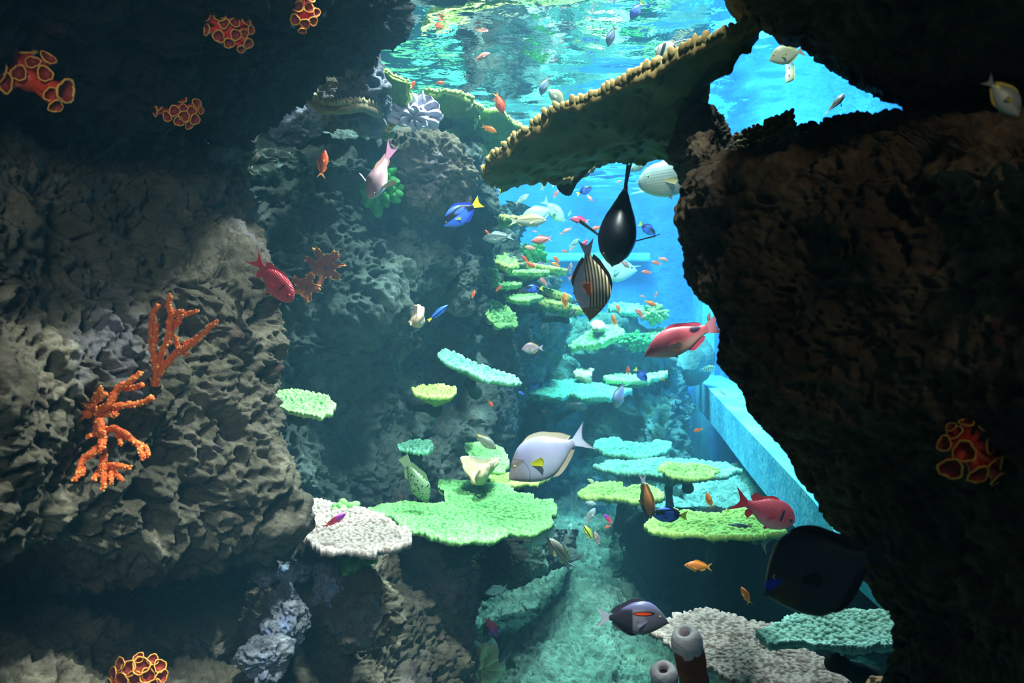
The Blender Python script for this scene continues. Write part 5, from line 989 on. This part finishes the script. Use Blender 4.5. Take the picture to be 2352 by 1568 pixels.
for lb, h, t_, d, u in [('hazy blue tang with pale yellow tail left of the black fish', (1360, 430), (1324, 446), 4.4, (0, 1, 0)), ('hazy blue tang with green tail before the blue wall', (1506, 538), (1466, 512), 4.6, (0.2, 1, 0.3)),
                        ('blue tang diving over the narrow far green plate', (1487, 875), (1457, 845), 4.6, (0.8, 0.8, 0)), ('small blue tang above the wide far teal plate', (1237, 881), (1203, 891), 4.6, (0, 1, 0.2))]:
    pose(copy_fish(tsm, lb), h, t_, d, 0.0, u)
pose(big('cleaner_wrasse', B['clean'], dict(prof='slim', H=.24, W=.12, th=.06, fork=.02, ped=.03, dors=(.25, -.25, .02), anal=(0, -.25, .02), pect=.08, pelv=.03, eye=.012, xt=-.34), 'slim blue and black striped fish with yellow tail', fin='2c58d0', tail='f0e840'), (1030, 700), (983, 737), 2.8, 0.0, (-0.6, 0.8, 0.3))
GR_ = dict(prof='slim', H=.40, W=.24, th=.12, fork=.0, ped=.07, dors=(.15, -.28, .07), anal=(-.05, -.25, .06), pect=.14, pelv=.1, eye=.014, ex=.36, ey=.5, xt=-.30, droop=.04)
pose(big('spotted_grouper', B['grouper'], GR_, 'pale green grouper with black spots, head down beside the green plate', fin='7c9468', tail='8ca078'), (985, 1152), (925, 1048), 2.75, 0.0, (0.9, 0.5, 0.4))
SN = dict(prof='slim', H=.32, W=.15, th=.13, fork=.12, ped=.03, dors=(.2, -.2, .045), anal=(-.08, -.2, .04), pect=.15, pelv=.06, eye=.022, ex=.40, ey=.35, xt=-.28)
pose(big('snapper', B['snapper'], SN, 'silvery fish with yellow back in front of two white fish', fin='d8c090', tail='d8c8b0'), (1256, 506), (1166, 508), 3.3, 0.0, (0.05, 1, 0))
pose(big('sea_bream', B['grey'], dict(SN, dors=(.2, -.22, .06)), 'dark backed silver fish below the upper green shelf', bend=.04, fin='a8b8b8', tail='b8c8c8'), (1107, 548), (1182, 542), 3.3, 0.0, (0, 1, 0))
pose(make_fish('sea_bream', B['silver'], SN, 'faint silver fish angled upward under the olive shelf', fin='a0b0b0', tail='b8a898'), (1215, 446), (1182, 470), 4.3, 0.0, (-0.3, 1, 0))
pose(make_fish('sea_bream', B['silver'], SN, 'faint pale fish hanging just left of the pale yellow one', fin='a0b0b0', tail='b8a898'), (1258, 405), (1244, 438), 4.3, 0.0, (-1, 0.3, 0))
pose(make_fish('butterflyfish', B['pale'], dict(BT, H=.55), 'pale yellow fish right under the small brown coral lobe', fin='e0e0b0', tail='e0e0c0'), (1299, 410), (1267, 426), 3.6, 0.0, (0, 1, 0))
pose(big('goatfish', B['goat'], dict(SN, H=.34, W=.2), 'grey striped goatfish with a yellow spot near the centre', fin='8c8874', tail='7c7c70'), (1140, 1031), (1082, 990), 2.95, 0.0, (0.5, 0.9, 0.2))
pose(big('monocle_bream', B['mono'], dict(SN, H=.34, W=.2, th=.12), 'silver fish with white side stripe rising by the big green plate', bend=-.06, fin='c8c488', tail='a8b8c4'), (1257, 1234), (1316, 1312), 2.7, 0.0, (0.8, 0.6, 0.3))
UN = dict(prof='oval', H=.40, W=.18, th=.16, fork=.08, ped=.03, dors=(.2, -.22, .04), anal=(0, -.22, .04), pect=.12, pelv=.05, eye=.016, xt=-.28, horn=1)
un = make_fish('unicornfish', B['white'], UN, 'white unicornfish facing right behind the striped surgeonfish', fin='b8ece8', tail='b0e4e4')
pose(un, (1464, 622), (1330, 616), 4.8, 0.0, (-0.05, 1, 0))
for lb, h, t_, d, u in [('white unicornfish just behind the yellow backed snapper', (1196, 502), (1281, 478), 4.2, (0, 1, 0)), ('white unicornfish heading down with raised tail fin', (1296, 510), (1246, 456), 4.5, (0.6, 0.8, 0.2)), ('pale cyan unicornfish nosing under the big green plate rim', (1278, 1206), (1205, 1262), 2.85, (-0.6, 0.8, 0))]:
    pose(copy_fish(un, lb), h, t_, d, 0.0, u)
pose(make_fish('rabbitfish', B['mauve'], dict(BT, H=.50), 'mauve grey fish with a yellow back spot left of centre gap', fin='c89860', tail='b8a8c0'), (1198, 801), (1248, 798), 3.7, 0.0, (0.05, 1, 0))
pose(make_fish('surgeonfish', B['bluegrey'], dict(SURG, H=.62, W=.3), 'pale blue grey surgeonfish seen head on above the kidney plate', fin='c8b890', tail='c0c8d8'), (1412, 936), (1434, 876), 3.6, -0.02, (-0.7, 0.2, 0.8))
pose(make_fish('moorish_idol', B['idol'], dict(prof='oval', H=.74, W=.16, th=.13, fork=.02, ped=.05, dors=(.18, -.2, .12), anal=(.1, -.2, .12), pect=.12, pelv=.08, eye=.018, xt=-.34, streamer=1), 'white and black banner fish with long streamer over the olive shelf', fin='f4f0e0', tail='2a2a30'), (1503, 114), (1574, 136), 2.55, 0.0, (0.25, 1, 0.05))
fb = make_fish('angelfish', B['pale'], dict(SURG, H=.5), 'pale yellow fish in the bright window at the upper right', fin='d8d8a0', tail='d8b8a0'); pose(fb, (1765, 134), (1850, 116), 2.6, 0.0, (0, 1, 0))
pose(copy_fish(fb, 'small pale fish just below the yellow one in the bright window'), (1808, 192), (1822, 152), 3.4, 0.0, (1, 0, 0.2))
pose(copy_fish(fb, 'pale yellow fish peeking over the toothed rim of the olive shelf'), (1262, 204), (1300, 246), 2.9, 0.0, (0.8, 0.6, 0))
pose(make_fish('surgeonfish', B['silver'], dict(SURG, H=.4, W=.22, pout=1.0), 'silvery fish with spread fins above the right rock crest', fin='a89880', tail='b0b8c8'), (1942, 214), (1893, 264), 2.2, 0.0, (0.6, 0.5, 0.7))
pose(make_fish('surgeonfish', B['bluegrey'], dict(SURG, H=.42, W=.2), 'slender blue white fish left of the pale fish at the shelf rim', fin='d8d488', tail='d0d8e8'), (1240, 219), (1262, 172), 3.0, 0.0, (-0.8, 0.2, 0.6))
pose(make_fish('surgeonfish', B['bluegrey'], dict(SURG, H=.42, W=.2), 'bluish fish high near the surface, left of the banner fish', fin='b0c0d8', tail='e8a888'), (1394, 106), (1414, 60), 2.7, 0.0, (-0.8, 0.2, 0.5))
pose(make_fish('surgeonfish', B['blue'], dict(SURG, H=.42, W=.2), 'blue fish added in place of a blurred reflection near the top edge', fin='8098e0', tail='d8e868'), (1446, 44), (1478, 2), 2.3, 0.0, (-0.8, 0.2, 0.3))  # solid fish added to stand for a mirrored one in the surface
pose(make_fish('damselfish', B['pale'], dict(BT, H=.5), 'small tan fish against the blue wall by the right rock', fin='d0b080', tail='c8c0b0'), (1584, 482), (1556, 508), 4.2, 0.0, (-0.4, 1, 0.3))
pose(make_fish('parrotfish', B['aqua'], dict(SN, H=.36), 'pale green fish tucked under the olive shelf by the stalk', fin='b8e0d0', tail='c8e4d0'), (1448, 394), (1500, 356), 2.9, 0.0, (-0.2, 1, 0))
pose(make_fish('angelfish', B['goat'], dict(SURG, H=.5, W=.2), 'barely visible yellow edged fish in the dark upper right', fin='a88c20', tail='606060'), (2345, 262), (2262, 178), 0.95, 0.0, (0.7, 0.7, 0))
pose(make_fish('sergeant_fish', B['sergeant'], dict(SN, H=.36, th=.1), 'pale green barred fish resting on the blue ledge', fin='98c8b0', tail='88b8a8'), (1646, 845), (1604, 849), 5.6, 0.0, (0, 1, 0.1))
pose(make_fish('goby', B['aqua'], dict(SN, H=.2, th=.06), 'tiny pale slender fish over the blue ledge', fin='c0e0e0', tail='d8f0f0'), (1668, 908), (1646, 892), 4.6, 0.0, (0.5, 1, 0))
pose(make_fish('clownfish', B['brown'], dict(SN, H=.36, W=.22, th=.14), 'dark brown and orange fish hanging vertically beside the notched plate', fin='b06c38', tail='c8c0dc'), (1494, 1192), (1474, 1082), 2.7, 0.0, (0.6, 0, 0.8))
pose(make_fish('squirrelfish', B['darkgrey'], dict(SN, th=.2), 'grey fish hiding under the bright yellow green plate, only its tail showing', fin='7a8478', tail='8c9484'), (1672, 1204), (1772, 1256), 3.3, 0.0, (0.2, 1, 0))
# ---- small schooling fish: one of each colour, then copies ---------------------------
AN = dict(H=.33, W=.15, th=.15, fork=.12)
pro = {}
def small(kind, head, tail, d, label, up=(0, 1, 0), name='anthias', group=None, bend=None, **kw):
    fc = dict(orange=('f8a030', 'f8b830'), red=('f87828', 'f89838'), pink=('e88878', 'f0a898'), hotpink=('f05080', 'f8b8a0'), palepink=('f0a898', 'f0b8a8'), magenta=('f04060', 'e84058'), mauve=('b08c94', 'b89ca0'), purple=('b050c8', 'c070d0'), darkgrey=('30484c', '3c5458'),
              silver=('a8b8b8', 'b8c4c4'), aqua=('a8e8e4', 'a8e8e4'), white=('c8f4f0', 'c8f4f0'), blue=('5080f0', '5c88f0'), yellow=('e8d840', 'e8d840'), stripey=('c8d048', 'a0a850'), pale=('d8d8b0', 'd8d8b0'), bluegrey=('b0bcd8', 'b0bcd8'))[kind]
    bd = bend if bend is not None else 0.0; key = (kind, bd, name)
    if key not in pro: r = make_fish(name, B[kind], dict(AN, **kw), label, bend=bd, fin=fc[0], tail=fc[1]); pro[key] = r
    else: r = copy_fish(pro[key], label)
    r['category'] = 'fish'
    if group: r['group'] = group
    for q in (head, tail, ((head[0]+tail[0])/2, (head[1]+tail[1])/2)):
        k = rd(q[0], q[1], 99)
        if d-0.6 < k < d+0.05: d = k-0.06
    return pose(r, head, tail, d, 0.0, up)
Gs = 'small orange and pink schooling fish in the channel'
for row in [
 ('red', (747, 344), (737, 409), 2.3, 'red orange fish swimming head up on the left wall', (-1, 0, .1), 0.0), ('palepink', (1126, 122), (1088, 139), 3.0, 'pale pink fish near the surface at the top', (0, 1, 0), 0.06),
 ('red', (954, 186), (928, 218), 2.9, 'orange fish angled upward above the lilac coral', (-.7, .7, .2), 0.0), ('red', (1001, 191), (1025, 189), 3.1, 'small orange fish right of the angled one above the lilac coral', (0, 1, .1), 0.0),
 ('red', (1156, 263), (1137, 208), 2.9, 'orange red fish heading down above the green fan coral', (1, .2, 0), 0.06), ('orange', (1141, 304), (1105, 288), 2.7, 'small orange fish with forked tail over the broad green fan', (.3, 1, .3), -0.06),
 ('pink', (1283, 436), (1272, 455), 4.4, 'tiny pink fish under the brown coral lobe', (-.8, .5, 0), 0.0), ('hotpink', (1309, 502), (1355, 509), 3.6, 'hot pink fish with pale forked tail left of the black fish', (0, 1, 0), 0.0),
 ('palepink', (1361, 464), (1348, 446), 4.2, 'pale pink fish below the hazy blue tang', (.7, .6, 0), 0.06), ('palepink', (1428, 414), (1416, 420), 4.2, 'tiny pink fish touching the black fish tail base', (0, 1, 0), 0.0),
 ('pink', (1219, 555), (1270, 546), 3.2, 'rosy fish with dark edged tail above the small orange ones', (0, 1, 0), 0.0), ('palepink', (1222, 532), (1235, 531), 4.6, 'very small orange fish above the rosy fish', (0, 1, 0), 0.0),
 ('palepink', (1292, 534), (1314, 523), 4.4, 'small salmon fish rising toward the right below the hot pink one', (-.3, 1, 0), 0.0), ('pink', (1283, 540), (1294, 534), 4.6, 'tiny salmon fish trailing the rising one', (-.3, 1, 0), 0.0),
 ('palepink', (1204, 567), (1233, 571), 4.2, 'small peach fish left of the blue shelf on the back wall', (0, 1, 0), 0.0), ('red', (1197, 586), (1214, 603), 3.9, 'red orange fish, left of a crossing pair over the green shelf', (.6, .8, 0), 0.0),
 ('red', (1230, 614), (1205, 600), 3.8, 'orange fish with head down right, of the crossing pair', (.5, .8, 0), 0.0), ('red', (1270, 588), (1286, 604), 4.4, 'small orange fish right of the crossing pair', (.6, .8, 0), 0.0), ('orange', (1266, 603), (1287, 612), 4.4, 'small peach orange fish just below the single orange one', (.3, 1, 0), 0.0),
 ('red', (1304, 579), (1289, 574), 4.6, 'tiny red fish in front of the blue back wall shelf', (0, 1, 0), 0.06), ('palepink', (1320, 563), (1308, 576), 4.6, 'tiny pink fish under the green blue damselfish', (-.7, .6, 0), 0.0), ('hotpink', (1334, 568), (1351, 548), 3.9, 'magenta fish beside the tip of the striped fish tail', (.7, .7, 0), 0.0),
 ('purple', (1234, 604), (1247, 605), 4.5, 'tiny purple fish over the second green shelf', (0, 1, 0), 0.0), ('mauve', (1312, 602), (1309, 629), 4.2, 'mauve silver fish hanging upright left of the striped fish', (-1, 0, .3), 0.0), ('hotpink', (1338, 630), (1303, 641), 3.9, 'magenta and pink fish below the mauve upright one', (0, 1, 0), 0.06),
 ('yellow', (1257, 631), (1266, 636), 4.4, 'tiny yellow fish above the green shelves', (0, 1, 0), 0.0), ('pink', (1240, 638), (1257, 656), 4.2, 'salmon fish diving left above the dark green shelf', (.6, .8, 0), 0.0), ('red', (1152, 657), (1138, 669), 3.9, 'tiny red fish over the rock left of the middle blue tang', (-.3, 1, 0), 0.0),
 ('red', (1091, 666), (1084, 685), 3.0, 'small red fish upright against the grey rock buttress', (-1, .2, 0), 0.0), ('orange', (1297, 670), (1300, 712), 3.7, 'bright orange fish with yellow tail swimming upward left of the striped one', (-1, 0, 0), 0.08), ('pink', (1332, 664), (1341, 678), 4.4, 'tiny pale pink fish left of the striped surgeonfish fin', (.8, .4, 0), 0.0),
 ('darkgrey', (1303, 732), (1324, 708), 4.2, 'dark grey green fish heading down left of the striped fish head', (-.6, .7, 0), 0.0), ('darkgrey', (1330, 690), (1306, 697), 4.4, 'dim grey fish behind the upward orange one', (0, 1, 0), 0.0),
 ('orange', (1415, 698), (1425, 719), 4.2, 'orange fish nearest the striped surgeonfish head on the right', (.8, .5, 0), 0.08), ('orange', (1406, 720), (1416, 750), 4.2, 'orange fish swimming up below the nearest one', (-.9, .3, 0), 0.0), ('pink', (1458, 708), (1479, 731), 4.2, 'pinkish red fish above the far mound', (.7, .7, 0), 0.0),
 ('orange', (1508, 702), (1479, 690), 4.1, 'yellow orange fish with raised tail above the far mound summit', (.2, 1, .1), 0.06), ('palepink', (1482, 683), (1468, 678), 4.6, 'faint pink fish above the yellow orange one', (0, 1, 0), 0.06), ('palepink', (1509, 669), (1504, 684), 4.6, 'tiny pink fish upright before the blue wall', (-1, .2, 0), 0.0),
 ('pink', (1472, 624), (1498, 626), 4.3, 'pink fish level beside the white unicornfish horn', (0, 1, 0), 0.0), ('palepink', (1535, 599), (1511, 591), 4.1, 'pink and silver fish facing right before the blue wall', (0, 1, 0), 0.06), ('pink', (1495, 601), (1521, 607), 4.4, 'dim pink fish left of the pink and silver one', (0, 1, 0), 0.0),
 ('mauve', (1445, 615), (1424, 595), 3.7, 'brown pink fish passing over the white unicornfish', (.6, .8, 0), 0.0), ('pink', (1357, 527), (1384, 520), 4.0, 'salmon fish half hidden by the black fish', (0, 1, 0), 0.0), ('palepink', (1627, 740), (1630, 716), 3.2, 'thin pink fish above the hogfish tail', (-1, 0, .3), 0.0),
 ('orange', (1623, 1130), (1637, 1168), 3.0, 'curved orange fish swimming upward left of the pink soldierfish', (-1, .3, 0), 0.10), ('orange', (1571, 1298), (1637, 1302), 2.6, 'bright orange fish swimming left in the dark lower right', (0, 1, 0), 0.0), ('orange', (1702, 1347), (1723, 1387), 2.4, 'orange fish heading up beside the huge dark surgeonfish', (.8, .4, .3), 0.08),
 ('orange', (1517, 866), (1527, 874), 4.8, 'tiny orange fish at the right tip of the narrow far plate', (.3, 1, 0), 0.06), ('red', (1443, 840), (1443, 863), 4.6, 'small red fish upright left of the diving blue tang', (-1, 0, .2), 0.0), ('red', (1592, 991), (1615, 984), 4.6, 'small red fish in the shade left of the blue ledge', (0, 1, 0), 0.0),
 ('red', (1133, 934), (1121, 918), 3.2, 'dull red fish by the rock recess left of the pale blue fish', (.7, .6, .2), 0.0), ('red', (1243, 943), (1257, 946), 5.2, 'tiny red fish on the pale far rock', (0, 1, 0), 0.0), ('magenta', (1142, 1462), (1116, 1416), 2.95, 'magenta and red fish diving in the dark bottom centre', (.8, .4, 0), 0.0),
 ('magenta', (795, 1178), (743, 1214), 2.12, 'red and purple fish hovering over the pinkish white plate', (-.4, .5, .8), 0.08), ('magenta', (1388, 1180), (1405, 1203), 3.5, 'purple red fish over the crack in the pale seabed', (.6, .7, 0), 0.0), ('mauve', (1366, 1220), (1377, 1252), 3.2, 'dull mauve fish diving beside the black striped one', (.9, .3, .2), 0.0),
 ('red', (1388, 1213), (1404, 1206), 3.5, 'tiny red fish just right of the mauve diving one', (0, 1, 0), 0.0), ('red', (1114, 528), (1124, 539), 3.2, 'tiny orange fish behind the dark backed silver fish', (.3, 1, 0), 0.06)]:
    small(row[0], row[1], row[2], row[3], row[4], row[5], 'anthias', Gs, row[6])
for row in [
 ('yellow', (1149, 446), (1149, 426), 3.0, 'tiny yellow fish under the left end of the olive shelf', (1, 0, .2), 'damselfish'), ('aqua', (1331, 549), (1307, 567), 3.9, 'pale aqua damselfish with a green tail left of the black fish', (-.4, .9, .2), 'damselfish'), ('blue', (1237, 519), (1222, 519), 3.8, 'tiny bright blue fish under the yellow backed snapper', (0, 1, 0), 'damselfish'),
 ('blue', (1190, 899), (1205, 906), 4.4, 'small blue fish at the left tip of the wide far teal plate', (0, 1, 0), 'damselfish'), ('darkgrey', (1350, 937), (1296, 926), 4.9, 'dim grey green fish in the cave below the teal plates', (.1, 1, 0), 'sea_bream'), ('pale', (1366, 1110), (1348, 1098), 4.0, 'faint grey fish left of the notched yellow plate', (.4, 1, .1), 'sea_bream'),
 ('silver', (1367, 1166), (1344, 1205), 3.2, 'silver fish with upturned head over the pale seabed', (-.8, .4, .2), 'sea_bream'), ('silver', (1370, 1158), (1343, 1152), 3.6, 'shaded silver fish partly behind the upturned silver one', (0, 1, 0), 'sea_bream'), ('stripey', (1340, 1206), (1363, 1242), 3.2, 'black and yellow striped fish diving over the pale seabed', (.8, .5, .2), 'wrasse'),
 ('aqua', (1312, 1201), (1306, 1230), 3.3, 'small teal fish upright right of the big green plate', (-1, 0, .2), 'damselfish'), ('white', (1114, 1362), (1168, 1348), 3.0, 'pale striped fish resting by the crack under the ledge', (-.1, 1, 0), 'sea_bream'), ('darkgrey', (1147, 1522), (1180, 1463), 2.95, 'nearly black fish heading down at the bottom centre', (-.8, .4, 0), 'wrasse'),
 ('pale', (1087, 238), (1067, 256), 3.1, 'faint yellowish fish above the broad green fan coral', (-.4, 1, .2), 'damselfish'), ('aqua', (1305, 498), (1312, 482), 4.8, 'faint aqua fish left of the hot pink one', (.5, .6, .3), 'damselfish')]:
    small(row[0], row[1], row[2], row[3], row[4], row[5], row[6], None, 0.0, H=.36)
